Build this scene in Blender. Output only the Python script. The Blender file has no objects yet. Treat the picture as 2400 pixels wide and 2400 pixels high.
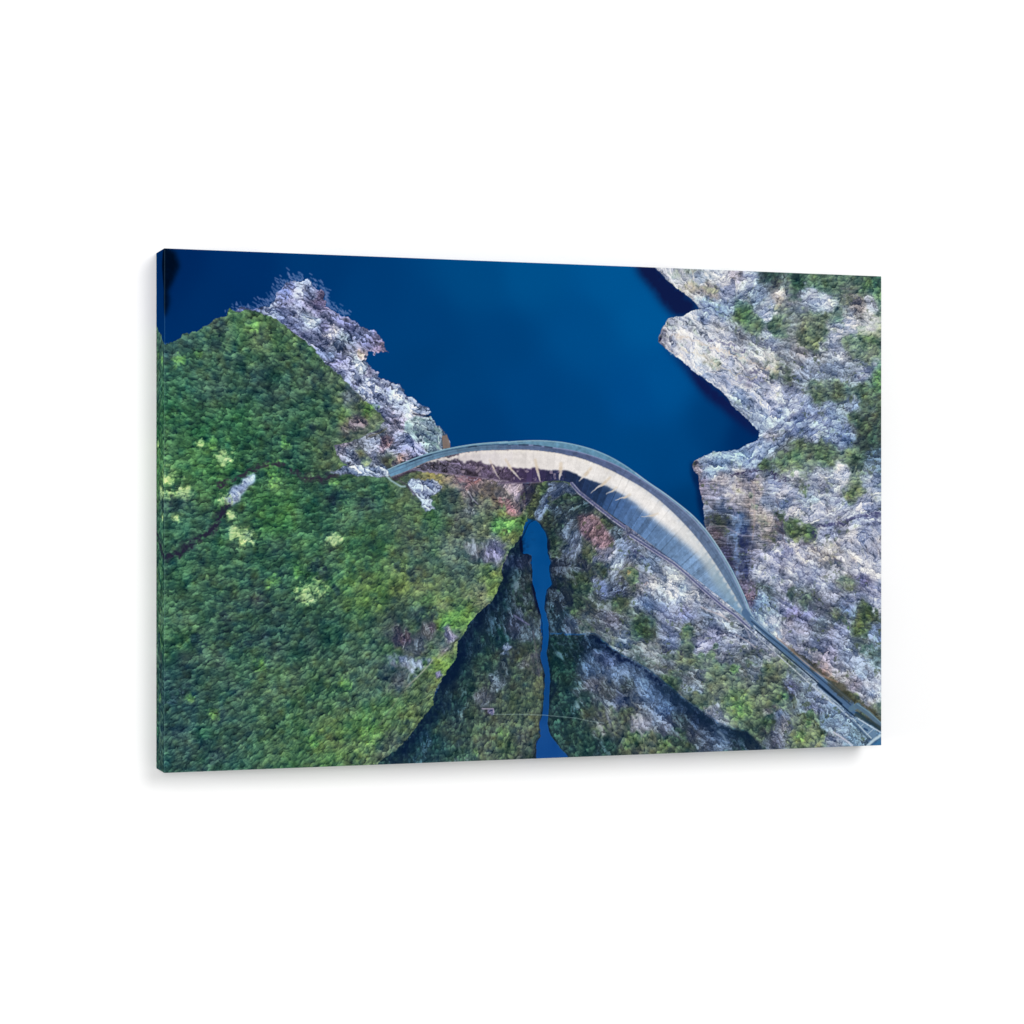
"""Canvas print on a white wall. The printed picture is painted procedurally (numpy) into a
fine vertex-colour sheet; every coordinate below is in picture units (1280 x 833) on the print."""
import bpy, math
import numpy as np
W,H=1280,833
YY,XX=np.mgrid[0:H,0:W].astype(np.float32)
rng=np.random.default_rng(7)
def samp(a,x,y):
    """bilinear lookup with clamped borders"""
    h,w=a.shape[:2]
    x=np.clip(x,0,w-1.001);y=np.clip(y,0,h-1.001)
    x0=x.astype(np.int32);y0=y.astype(np.int32);fx=x-x0;fy=y-y0
    if a.ndim==3: fx=fx[...,None];fy=fy[...,None]
    return (a[y0,x0]*(1-fx)+a[y0,x0+1]*fx)*(1-fy)+(a[y0+1,x0]*(1-fx)+a[y0+1,x0+1]*fx)*fy
def vnoise(cx,cy=None,x=None,y=None):
    cy=cy or cx; x=XX if x is None else x; y=YY if y is None else y
    g=rng.standard_normal((int(2600/cy)+8,int(3600/cx)+8)).astype(np.float32)
    u=(x+900)/cx;v=(y+700)/cy
    u=np.clip(u,0,g.shape[1]-2.01);v=np.clip(v,0,g.shape[0]-2.01)
    u0=u.astype(np.int32);v0=v.astype(np.int32);fu=u-u0;fv=v-v0
    fu=fu*fu*(3-2*fu);fv=fv*fv*(3-2*fv)
    return (g[v0,u0]*(1-fu)+g[v0,u0+1]*fu)*(1-fv)+(g[v0+1,u0]*(1-fu)+g[v0+1,u0+1]*fu)*fv
def fbm(c,o=3,x=None,y=None,g=.55):
    s=0;a=1
    for i in range(o): s=s+a*vnoise(c/2**i,None,x,y);a*=g
    return s
def blur(a,s):
    if s<=0: return a
    r=int(3*s)+1;k=np.exp(-np.arange(-r,r+1)**2/(2*s*s));k/=k.sum()
    p=np.pad(a,((r,r),(r,r)),'edge').astype(np.float32);o=0
    for i in range(2*r+1): o=o+k[i]*p[i:i+a.shape[0],:]
    q=0
    for i in range(2*r+1): q=q+k[i]*o[:,i:i+a.shape[1]]
    return q.astype(np.float32)
def polymask(pts):
    m=np.zeros((H,W),np.float32);n=len(pts);SS=3
    xs=np.arange(W)+.5
    for s in range(SS):
        ys=np.arange(H)+(s+.5)/SS-.0
        for r in range(H):
            y=ys[r];c=[]
            for i in range(n):
                x1,y1=pts[i];x2,y2=pts[(i+1)%n]
                if (y1<=y)!=(y2<=y): c.append(x1+(y-y1)/(y2-y1)*(x2-x1))
            c.sort()
            for a,b in zip(c[::2],c[1::2]):
                m[r]+=np.clip(np.minimum(xs+.5,b)-np.maximum(xs-.5,a),0,1)
    return m/SS
def linemask(pts,w,bl=0):
    m=np.zeros((H,W),np.float32)
    for (x1,y1),(x2,y2) in zip(pts,pts[1:]):
        e=int(w+4);a0=max(0,int(min(x1,x2))-e);a1=min(W,int(max(x1,x2))+e+1);b0=max(0,int(min(y1,y2))-e);b1=min(H,int(max(y1,y2))+e+1)
        if a1<=a0 or b1<=b0: continue
        X=XX[b0:b1,a0:a1];Y=YY[b0:b1,a0:a1]
        dx=x2-x1;dy=y2-y1;L=dx*dx+dy*dy+1e-6
        t=np.clip(((X-x1)*dx+(Y-y1)*dy)/L,0,1)
        d=np.hypot(X-x1-t*dx,Y-y1-t*dy)
        m[b0:b1,a0:a1]=np.maximum(m[b0:b1,a0:a1],np.clip(w/2+.5-d,0,1))
    return blur(m,bl)
def shep(P,vals,s=9.,p=2.0):
    """inverse-distance field from scattered points at quarter resolution, enlarged"""
    y,x=np.mgrid[-8:H+8:4,-8:W+8:4].astype(np.float32)
    num=np.zeros(y.shape+(vals.shape[1],),np.float32);den=np.zeros(y.shape,np.float32)
    for (px,py),v in zip(P,vals):
        w=1/((x-px)**2+(y-py)**2+s*s)**p*1e6
        den+=w;num+=w[...,None]*v
    return num/den[...,None]
def field(f,x,y): return samp(f,(x+8)/4,(y+8)/4)
def worley(cx,cy,ang=None,jit=.9,x=None,y=None):
    """cell noise: offset to nearest cell centre (in cell units), F1, F2, cell random"""
    x=XX if x is None else x;y=YY if y is None else y
    if ang is not None:
        c,s=np.cos(ang),np.sin(ang);x,y=x*c+y*s,-x*s+y*c
    u=x/cx+400;v=y/cy+400
    iu=np.floor(u).astype(np.int32);iv=np.floor(v).astype(np.int32)
    N=1024;J=rng.random((N,N,3)).astype(np.float32)
    F1=np.full(u.shape,9,np.float32);F2=F1.copy();ox=F1*0;oy=F1*0;rr=F1*0
    for a in (-1,0,1):
        for b in (-1,0,1):
            q=J[(iv+a)%N,(iu+b)%N]
            dx=u-(iu+b+.5+(q[...,0]-.5)*jit);dy=v-(iv+a+.5+(q[...,1]-.5)*jit)
            d=np.hypot(dx,dy);k=d<F1
            F2=np.where(k,F1,np.minimum(F2,d));F1=np.where(k,d,F1)
            ox=np.where(k,dx,ox);oy=np.where(k,dy,oy);rr=np.where(k,q[...,2],rr)
    return ox,oy,F1,F2,rr
def lic(n,ang,L,step=1.0):
    """smear a noise along the direction field"""
    out=n.copy();cnt=1
    for sg in (1,-1):
        x=XX.copy();y=YY.copy()
        for i in range(int(L/step)):
            xi=np.clip(x,0,W-1).astype(np.int32);yi=np.clip(y,0,H-1).astype(np.int32)
            a=ang[yi,xi];x=x+sg*step*np.cos(a);y=y+sg*step*np.sin(a)
            out+=samp(n,x,y);cnt+=1
    out/=cnt
    return out/out.std()
def mix(img,col,m): 
    m=m[...,None]; return img*(1-m)+np.asarray(col,np.float32)*m
def paint(polys,dam,lines,pts,dirs,blobs,fins):
    C=lambda c:np.array(c,np.float32)/255
    # domain warps
    wx=fbm(34,3)*4+fbm(10,2)*2.6; wy=fbm(34,3)*4+fbm(10,2)*2.2
    ex=fbm(14,3)*1.7+fbm(4,2)*.8; ey=fbm(14,3)*1.7+fbm(4,2)*.8
    # directions
    a=np.array([[np.cos(2*np.radians(d[2])),np.sin(2*np.radians(d[2]))] for d in dirs],np.float32)
    f=shep([(d[0],d[1]) for d in dirs],a,15);v=field(f,XX,YY)
    rock_dir=.5*np.arctan2(v[...,1],v[...,0])+fbm(60,2)*.12
    cx,cy=620.,400.
    rad=np.arctan2(YY-cy,XX-cx)+fbm(90,2)*.12
    R=np.hypot(XX-cx,YY-cy)
    masks={}
    for k in ('forest','shore','east','ridge','valley','bank','river'):
        m=polymask(polys[k]);amp={'river':.3,'east':.5,'forest':.6,'shore':1.0,'ridge':.4}.get(k,.8)
        masks[k]=samp(m,XX+ex*amp,YY+ey*amp)
        if k=='ridge': masks[k]=blur(masks[k],1.6)
    dirf=np.where(masks['forest']>.5,rad,rock_dir)
    # base colours
    def reg(k,s=7):
        q=[p for p in pts if p[0]==k]
        f=shep([(p[1],p[2]) for p in q],np.array([p[3:] for p in q],np.float32)/255,s)
        return f
    water=field(reg('water',30),XX,YY)
    base=water.copy()
    land=np.zeros((H,W),np.float32)
    for k in ('shore','valley','bank','ridge','east','forest'):
        c=field(reg(k),XX+wx,YY+wy);m=masks[k]
        base=base*(1-m[...,None])+c*m[...,None];land=np.maximum(land,m)
    for k,c,sf,al in (('plat_rock',(128,138,178),1,.9),('scar',(150,160,208),2,.85),('scar_low',(118,130,160),2,.85),('scar_mid',(122,112,150),2,.8),('scar_tip',(108,98,160),1,.9),('red_rock',(132,78,88),2.5,.72),('gorge_slab',(78,98,138),2,.85),('pebble',(160,178,212),1,.9),('slab',(138,162,172),1,.85)):
        m=blur(samp(polymask(polys[k]),XX+ex*1.3,YY+ey*1.3),sf)*al
        if k=='scar_low': m=m*np.clip(.75+.5*fbm(12,2),0,1)
        base=mix(base,C(c),m)
    bn=fbm(7,3)*.42
    for x,y,r,c,al in blobs:
        e=int(r*2+4);x0,x1,y0,y1=max(0,x-e),min(W,x+e),max(0,y-e),min(H,y+e)
        if x1<=x0 or y1<=y0: continue
        d=np.hypot(XX[y0:y1,x0:x1]-x,YY[y0:y1,x0:x1]-y)/r+bn[y0:y1,x0:x1]
        m=np.clip(1.5-d,0,1)*al*land[y0:y1,x0:x1] if c!=(90,140,200) else np.clip(1.5-d,0,1)
        base[y0:y1,x0:x1]=mix(base[y0:y1,x0:x1],C(c),m)
    # rock or leaf, from the base colour itself
    g=base[...,1]-.5*(base[...,0]+base[...,2])
    bt=base[...,2]-base[...,1]
    nz=fbm(9,3)*.016;hz=lic(blur(rng.standard_normal((H,W)).astype(np.float32),2.),rock_dir,9.);nz=nz+np.clip(1-masks['forest'],0,1)*hz*.022
    leaf=np.clip((g-bt*.5+nz-.012*masks['east']-.006*masks['ridge'])*22+.15,0,1);leaf=blur(leaf.astype(np.float32),.8)
    push=leaf*.6*np.clip(1-masks['forest'],0,1)*np.clip(1-np.abs(g)*9,0,1)
    base=np.clip(base+push[...,None]*C((-14,0,-26)),0,1)
    # ---- leaf texture
    st=1+np.clip((R-150)/500,0,1.1)
    def crowns(cx_,cy_,ang,hl):
        ox,oy,F1,F2,rr=worley(cx_,cy_,ang,.95,XX+ex*.9,YY+ey*.9)
        c,s=np.cos(ang),np.sin(ang)
        gx=ox*c-oy*s;gy=ox*s+oy*c
        return (rr-.5)*1.3+(-.35*gx-.75*gy)*1.25-(F1**2)*1.0+.32+hl*0
    q=np.round(rad/(np.pi/9))*(np.pi/9)
    cA=crowns(9.,5.2,q,0);cB=crowns(6.4,4.8,0.3,0);cC=crowns(15.,10.,.1,0);cD=crowns(30.,20.,q,0)
    far=np.clip((R-120)/260,0,1)
    leafn=lic(rng.standard_normal((H,W)).astype(np.float32),np.where(masks['forest']>.5,rad,rock_dir),3.)
    leafm=lic(blur(rng.standard_normal((H,W)).astype(np.float32),1.4),np.where(masks['forest']>.5,rad,rock_dir),5.)
    tl=(cA*far+cB*(1-far))*.46+cC*.30+cD*.13+cB*.10+leafn*.07+leafm*.10*far+fbm(40,3)*.08;tl-=tl.mean();tl=tl*1.06
    tl=blur(tl.astype(np.float32),.45)
    # ---- rock texture
    n0=rng.standard_normal((H,W)).astype(np.float32)
    nb=lambda s:blur(rng.standard_normal((H,W)).astype(np.float32),s)
    s1=lic(nb(.9),rock_dir,4.);s2=lic(nb(1.6),rock_dir,9.);s3=lic(nb(3.2),rock_dir,18.)
    rd=np.round(rock_dir/(np.pi/7))*(np.pi/7);qa=rd
    # slabs of three sizes, each facet with its own tilt, darker toward its lower edge, cracks between
    gx_=lambda a,b,k,w:worley(a,b,qa,1.,XX+ex*w+s2*k,YY+ey*w+s2*k*.6)
    _,ay,A1,A2,ra=gx_(46.,17.,.8,2.4);_,by,B1,B2,rb=gx_(21.,8.5,.5,1.3);_,cy_,C1,C2,rc_=gx_(9.5,4.6,.3,.8)
    ck=lambda a,b,s:np.clip(1-(b-a)*s,0,1)**1.3
    vein=np.clip(np.abs(fbm(30,4,XX+ex*2,YY+ey*2))*4.,0,1)
    sh=lambda a:np.tanh(a*1.1)
    mid=nb(.8);mid/=mid.std()
    tr=(ra-.5)*.55+(rb-.5)*.62+(rc_-.5)*.36-ay*.28-by*.42-cy_*.3-ck(A1,A2,7)*.55-ck(B1,B2,4.5)*.42-ck(C1,C2,3)*.2-(1-vein)*.35+sh(s1)*.07+sh(s2)*.13+sh(s3)*.16+mid*.04
    fac=(rb-.5)*1.2+(ra-.5)
    s4=lic(nb(6.),rock_dir,30.);s5=lic(nb(3.),rock_dir,40.);s6=lic(nb(2.4),rock_dir,34.)+.25*mid*0
    tr=tr-np.clip(1-np.abs(s6)*5.,0,1)*.42*np.clip(.5+.6*fbm(24,2),0,1)
    tr=tr-tr.mean();tr=tr*.80+sh(s4)*.13+sh(s5)*.12+.05
    tr=np.where(tr<0,tr*.95,tr*1.25)
    tr=tr*(1+.5*masks['shore'])-.06*masks['shore']-.05*masks['ridge']
    sm=blur(polymask(polys['stripes']),3.);row=blur(lic(rng.standard_normal((H,W)).astype(np.float32),np.full((H,W),.03,np.float32),9.),.6);row/=row.std()
    colm=blur(lic(rng.standard_normal((H,W)).astype(np.float32),np.full((H,W),1.55,np.float32),11.),1.2);colm/=colm.std()
    tr=tr*(1-sm*.35)+sm*(row*.17+colm*.06-.03)
    tr=tr.astype(np.float32)
    # ---- compose
    def tone(base,t,hi,lo,up,dn):
        p=np.clip(t,0,1)[...,None]*up;n=np.clip(-t,0,1)[...,None]*dn
        o=base+(hi-base)*p; return o+(lo-o)*n
    base=base*(1+.03*masks['east']-.03*masks['ridge']+.10*masks['forest'])[...,None]*np.where(masks['forest']>.5,1,1)[...,None]
    lum=base.mean(-1,keepdims=True)
    hi_l=np.clip(base*1.2+C((58,66,52)),0,1);lo_l=base*.26+C((2,14,26))
    hueL=fbm(11,2)[...,None]*C((7,3,-4))*.6+fbm(30,2)[...,None]*C((5,-1,3))*.7
    grey=base.mean(-1,keepdims=True);gm=(.22+.22*(1-masks['forest']))[...,None];L=tone((base*(1-gm)+grey*gm)*C((238,256,256))+C((0,0,6)),tl,hi_l,lo_l,.85,.95)+hueL*np.clip(lum*3,0,1)
    hi_r=np.clip(base*1.12+C((70,78,86)),0,1);lo_r=base*.3+C((2,12,26))
    warm=fbm(16,3)[...,None]*C((2,0,-2))
    grey=base.mean(-1,keepdims=True);bb=base*.55+.45*(grey*C((226,252,292)));Rk=tone(bb,tr,hi_r,lo_r,.9,.95)+(warm+fac[...,None]*C((7,4,-4)))*np.clip(lum*2,0,1)
    land_img=L*leaf[...,None]+Rk*(1-leaf[...,None])
    # scrub spotting on grey rock
    sp=np.clip((fbm(8,3)-1.0)*1.3,0,1)*(1-leaf)*np.clip(1-np.abs(lum[...,0]-.45)*3,0,1)*((masks['ridge']>.5)|(masks['east']>.5))
    land_img=mix(land_img,C((72,88,62)),sp*.6)
    img=water+ (fbm(120,2)*.004)[...,None]*C((0,200,255))
    for k,c,sf,al in (('blob',(0,12,32),3.5,1.),('reflA',(14,27,72),7.,1.1),('reflB',(14,28,78),6.,1.08),('reflC',(5,30,75),3.,.8)):
        m=np.clip(blur(polymask(polys[k]),sf)*al*(1+.06*fbm(8,2)),0,1);img=mix(img,C(c),m)
    # bare branches and stones standing in the shallows off the point
    edge=polys['shore'][0:15]
    wm=np.zeros((H,W),np.float32)
    for i in range(330):
        k=rng.integers(0,len(edge)-1);u_=rng.random();x=edge[k][0]*(1-u_)+edge[k+1][0]*u_;y=edge[k][1]*(1-u_)+edge[k+1][1]*u_
        sc=abs(rng.normal())*(9 if 1<k<8 else 5);x+=sc*(.55 if k>7 else -.35);y-=sc*.85
        a_=.8+rng.normal()*.25;l=2+rng.random()*5;dx,dy=np.cos(a_)*l,np.sin(a_)*l
        e=12;x0,x1,y0,y1=int(x-e),int(x+e),int(y-e),int(y+e)
        if x0<0 or y0<0: continue
        X=XX[y0:y1,x0:x1];Y=YY[y0:y1,x0:x1];t_=np.clip(((X-x)*dx+(Y-y)*dy)/(l*l),-.5,.5);d=np.hypot(X-x-t_*dx,Y-y-t_*dy)
        wm[y0:y1,x0:x1]=np.maximum(wm[y0:y1,x0:x1],np.clip(1.15-d,0,1)*(.3+.6*rng.random()))
    img=mix(img,C((128,142,190)),blur(wm,.6))
    m=land[...,None];img=img*(1-m)+land_img*m
    # shadow-side rim where cliff meets the lake
    m=np.clip(blur(masks['river'],.9)*2.2-1.1,0,1);rw=water*.93+fbm(20,2)[...,None]*.006
    dark=np.clip(blur(m,3.2)*2.4-m*2.4,0,1)*.6
    img=mix(img,C((8,20,45)),dark*(YY>395));img=mix(img,rw,m)
    jit_lines=('path','path_low','shadow1','shadow2','shadow3','shadow4','rock_gap','rock_gap2','rock_gap3','rock_gap5','rock_gap6','rock_gap7','rock_gap8','rock_gap9','rock_gap10','gully','cleft','col1','col2','col3','col6','toe_l','toe_dark','rust','roadShade','dambank','violet1','violet2','rock_gap4','cream1','cream2','cream3','cream4')
    late=[]
    for k,(P,w,c,al,bl) in lines.items():
        if k.startswith(('road','bld','stair','cable','drain')): late.append(k);continue
        mm=linemask(P,w,bl)
        if k in jit_lines: mm=samp(mm,XX+ex*1.8,YY+ey*1.8)*np.clip(.9+.45*fbm(5,2),0,1.2)
        if k.startswith('shadow'): 
            side=masks['forest'] if k in('shadow1','shadow2') else (masks['ridge'] if k in('shadow3','shadow4') else masks['river'])
            mm=mm*(1-side*.93)
            if k in('shadow1','shadow2','shadow3','shadow4'): img=mix(img,C((8,28,56)),np.clip(linemask(P,w*2.4,12.)*.5*(1-side)*(1-masks['river']),0,1))
        if k in('path','path_low','crest2'): mm*=masks['forest']
        img=mix(img,C(c),np.clip(mm*al,0,1))
    m=samp(polymask(polys['block']),XX,YY);img=mix(img,C((128,112,104)),m*.9)
    # ---- dam: a strip mesh of cross-curves, rasterised by nearest station
    def resample(P,n=260):
        P=np.array(P,float);d=np.r_[0,np.cumsum(np.hypot(*np.diff(P,axis=0).T))];t=np.linspace(0,d[-1],n)
        P=np.c_[np.interp(t,d,P[:,0]),np.interp(t,d,P[:,1])]
        k=np.exp(-np.arange(-6,7)**2/18.);k/=k.sum();Q=np.pad(P,((6,6),(0,0)),'reflect',reflect_type='odd')
        return np.c_[np.convolve(Q[:,0],k,'valid'),np.convolve(Q[:,1],k,'valid')]
    cur={k:resample(v) for k,v in dam.items()}
    def strip(a,b): return polymask([tuple(p) for p in cur[a]]+[tuple(p) for p in cur[b][::-1]])
    def par(name):
        """arc position 0..1 of nearest point on a curve"""
        P=cur[name][::4];best=np.full((H,W),1e9,np.float32);t=np.zeros((H,W),np.float32)
        y0,y1,x0,x1=300,640,400,1120
        X=XX[y0:y1,x0:x1];Y=YY[y0:y1,x0:x1]
        for i,(px,py) in enumerate(P):
            d=(X-px)**2+(Y-py)**2;k=d<best[y0:y1,x0:x1]
            best[y0:y1,x0:x1][k]=d[k];t[y0:y1,x0:x1][k]=i/len(P)
        return np.sqrt(best),t
    dtop,t=par('road_in')
    tt=blur(t,1.0)
    face=strip('road_in','toe');L0=strip('road_in','shade');ra_=np.clip((640-XX)/80,0,1);lit=samp(L0,XX+ex*(.45+1.2*ra_),YY+ey*(.4+1.1*ra_))
    def grad(stops): 
        s=[p[0] for p in stops];return np.stack([np.interp(tt,s,[p[1][i]/255 for p in stops]) for i in range(3)],-1).astype(np.float32)
    low=grad([(0,(95,98,115)),(.18,(88,78,98)),(.3,(66,56,78)),(.38,(64,54,88)),(.46,(34,46,78)),(.55,(38,62,100)),(.62,(78,108,152)),(.75,(104,134,172)),(.88,(122,150,184)),(1,(110,145,178))])
    cre=grad([(0,(120,125,140)),(.12,(200,192,192)),(.2,(218,212,213)),(.35,(224,218,215)),(.5,(234,230,227)),(.7,(238,235,233)),(.8,(215,217,218)),(.88,(150,172,188)),(1,(112,148,180))])
    rough=np.clip((.36-tt)*9,0,1)
    # streaks running down the face
    sx=tt*900
    g1=rng.standard_normal(2000).astype(np.float32)
    st1=np.interp(sx*1.0,np.arange(2000),g1);st2=np.interp(sx*.25,np.arange(2000),rng.standard_normal(2000))
    ft=fbm(5,2)
    low=low*(1+(.07*st1+.06*st2)*(1-rough*.7)+.05*ft+rough*tr*.5)[...,None];cre=cre*(1+.012*st1+.018*st2+.018*ft)[...,None]
    f=low*1
    edge=blur(lit,1.);eb=blur(lit,4.5);kk=np.clip((tt-.5)*6,0,1);edge=edge*(1-kk)+eb*kk
    f=f*(1-edge[...,None])+cre*edge[...,None]
    # pale fins of seepage below the lit band and ochre stains above
    dsh,_=par('shade')
    below=face*(1-lit)
    fm=np.zeros((H,W),np.float32);om=fm.copy()
    for (ax_,ay_),(bx_,by_),wd in fins:
        for k in range(8):
            u_=k/8.;P=[(ax_+(bx_-ax_)*u_,ay_+(by_-ay_)*u_),(ax_+(bx_-ax_)*(u_+.2),ay_+(by_-ay_)*(u_+.2))]
            fm=np.maximum(fm,linemask(P,wd*(1.15-.9*u_)))
        om=np.maximum(om,linemask([(ax_-(bx_-ax_)*.35,ay_-(by_-ay_)*.35-3),(ax_+(bx_-ax_)*.3,ay_+(by_-ay_)*.3)],wd*1.1,1.2))
    fm=blur(samp(fm,XX+ex*.4,YY+ey*.4),.5)
    f=mix(f,C((220,212,204)),fm*.85);f=mix(f,C((200,172,130)),om*.32)
    ws=np.clip((fbm(6,3)-1.0),0,1)*below*(tt<.45)
    f=mix(f,C((165,150,165)),ws*.6)
    f=mix(f,C((238,232,222)),(np.exp(-((dtop-3)/3.)**2)*lit*.5).astype(np.float32))
    f=mix(f,C((150,140,130)),(np.exp(-((dtop)/1.2)**2)*.3).astype(np.float32)*lit*(tt<.6))
    img=img*(1-face[...,None])+f*face[...,None]
    img=mix(img,C((120,108,130)),linemask([tuple(p) for p in cur['toe'][::6]],2.4,.9)*.7*(XX<640))
    # upstream face, crest road, parapets
    up=strip('outer','road_out');road=strip('road_out','road_in')
    img=img*(1-up[...,None])+(grad([(0,(95,125,150)),(.3,(100,140,165)),(.6,(95,140,170)),(.8,(110,140,165)),(1,(130,160,185))])*(1+.05*ft)[...,None])*up[...,None]
    rc=grad([(0,(100,140,170)),(.15,(95,125,150)),(.35,(88,106,138)),(.5,(86,98,136)),(.8,(96,115,145)),(1,(95,125,155))])*(1+.05*ft+.03*st1)[...,None]
    img=img*(1-road[...,None])+rc*road[...,None]
    def cl(n,w,c,al,bl=.5,t0=0,t1=1):
        P=cur[n][int(t0*259):int(t1*259)+1:3];return linemask([tuple(p) for p in P],w,bl)*al,C(c)
    for a_ in (('outer',1.6,(150,185,200),.75),('road_out',1.6,(150,160,195),.75,.5,.36,1),('road_out',1.4,(45,70,100),.6,.5,.02,.34),('road_in',1.3,(150,150,160),.5),('outer',1.4,(165,190,210),.8,.4,.6,1)):
        m_,c_=cl(*a_);img=mix(img,c_,m_)
    mid=(cur['road_out']*.55+cur['road_in']*.45);img=mix(img,C((70,88,120)),linemask([tuple(p) for p in mid[::4]],1.2,.5)*.5)
    for a0,a1 in ((.05,.1),(.17,.19),(.345,.37),(.375,.395),(.4,.42)):
        P=cur['road_out'][int(a0*259):int(a1*259)];img=mix(img,C((30,45,70)),linemask([tuple(p) for p in P],2.,.6)*.75)
    for k in late:
        P,w,c,al,bl=lines[k];mm=linemask(P,w,bl)
        if k.startswith(('stair','roadB','roadF')): mm=mm*np.clip(.85+.25*fbm(3,2),.2,1.1)
        if k=='roadShade': mm=samp(mm,XX+ex*1.4,YY+ey*1.4)
        img=mix(img,C(c)*(1),np.clip(mm*al,0,1))
        if k in('stair','stair2'):
            Q=np.array(P,float);d=np.gradient(Q,axis=0);d/=np.hypot(d[:,0],d[:,1])[:,None];nn=np.c_[-d[:,1],d[:,0]]
            img=mix(img,C((70,78,120)),linemask(P,2.6,.4)*.7)
            for sg,cc in ((1,(178,180,202)),(-1,(160,165,192))):
                img=mix(img,C(cc),linemask([tuple(q_) for q_ in Q+nn*sg*2.5],1.2,.45)*np.clip(.75+.35*fbm(3,2),.2,1))
    img=img*(1+(rng.standard_normal((H,W)).astype(np.float32)*.008)[...,None])
    img=img+(img-np.stack([blur(img[...,i],1.2) for i in range(3)],-1))*.55
    return np.clip(img,0,1)

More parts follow.
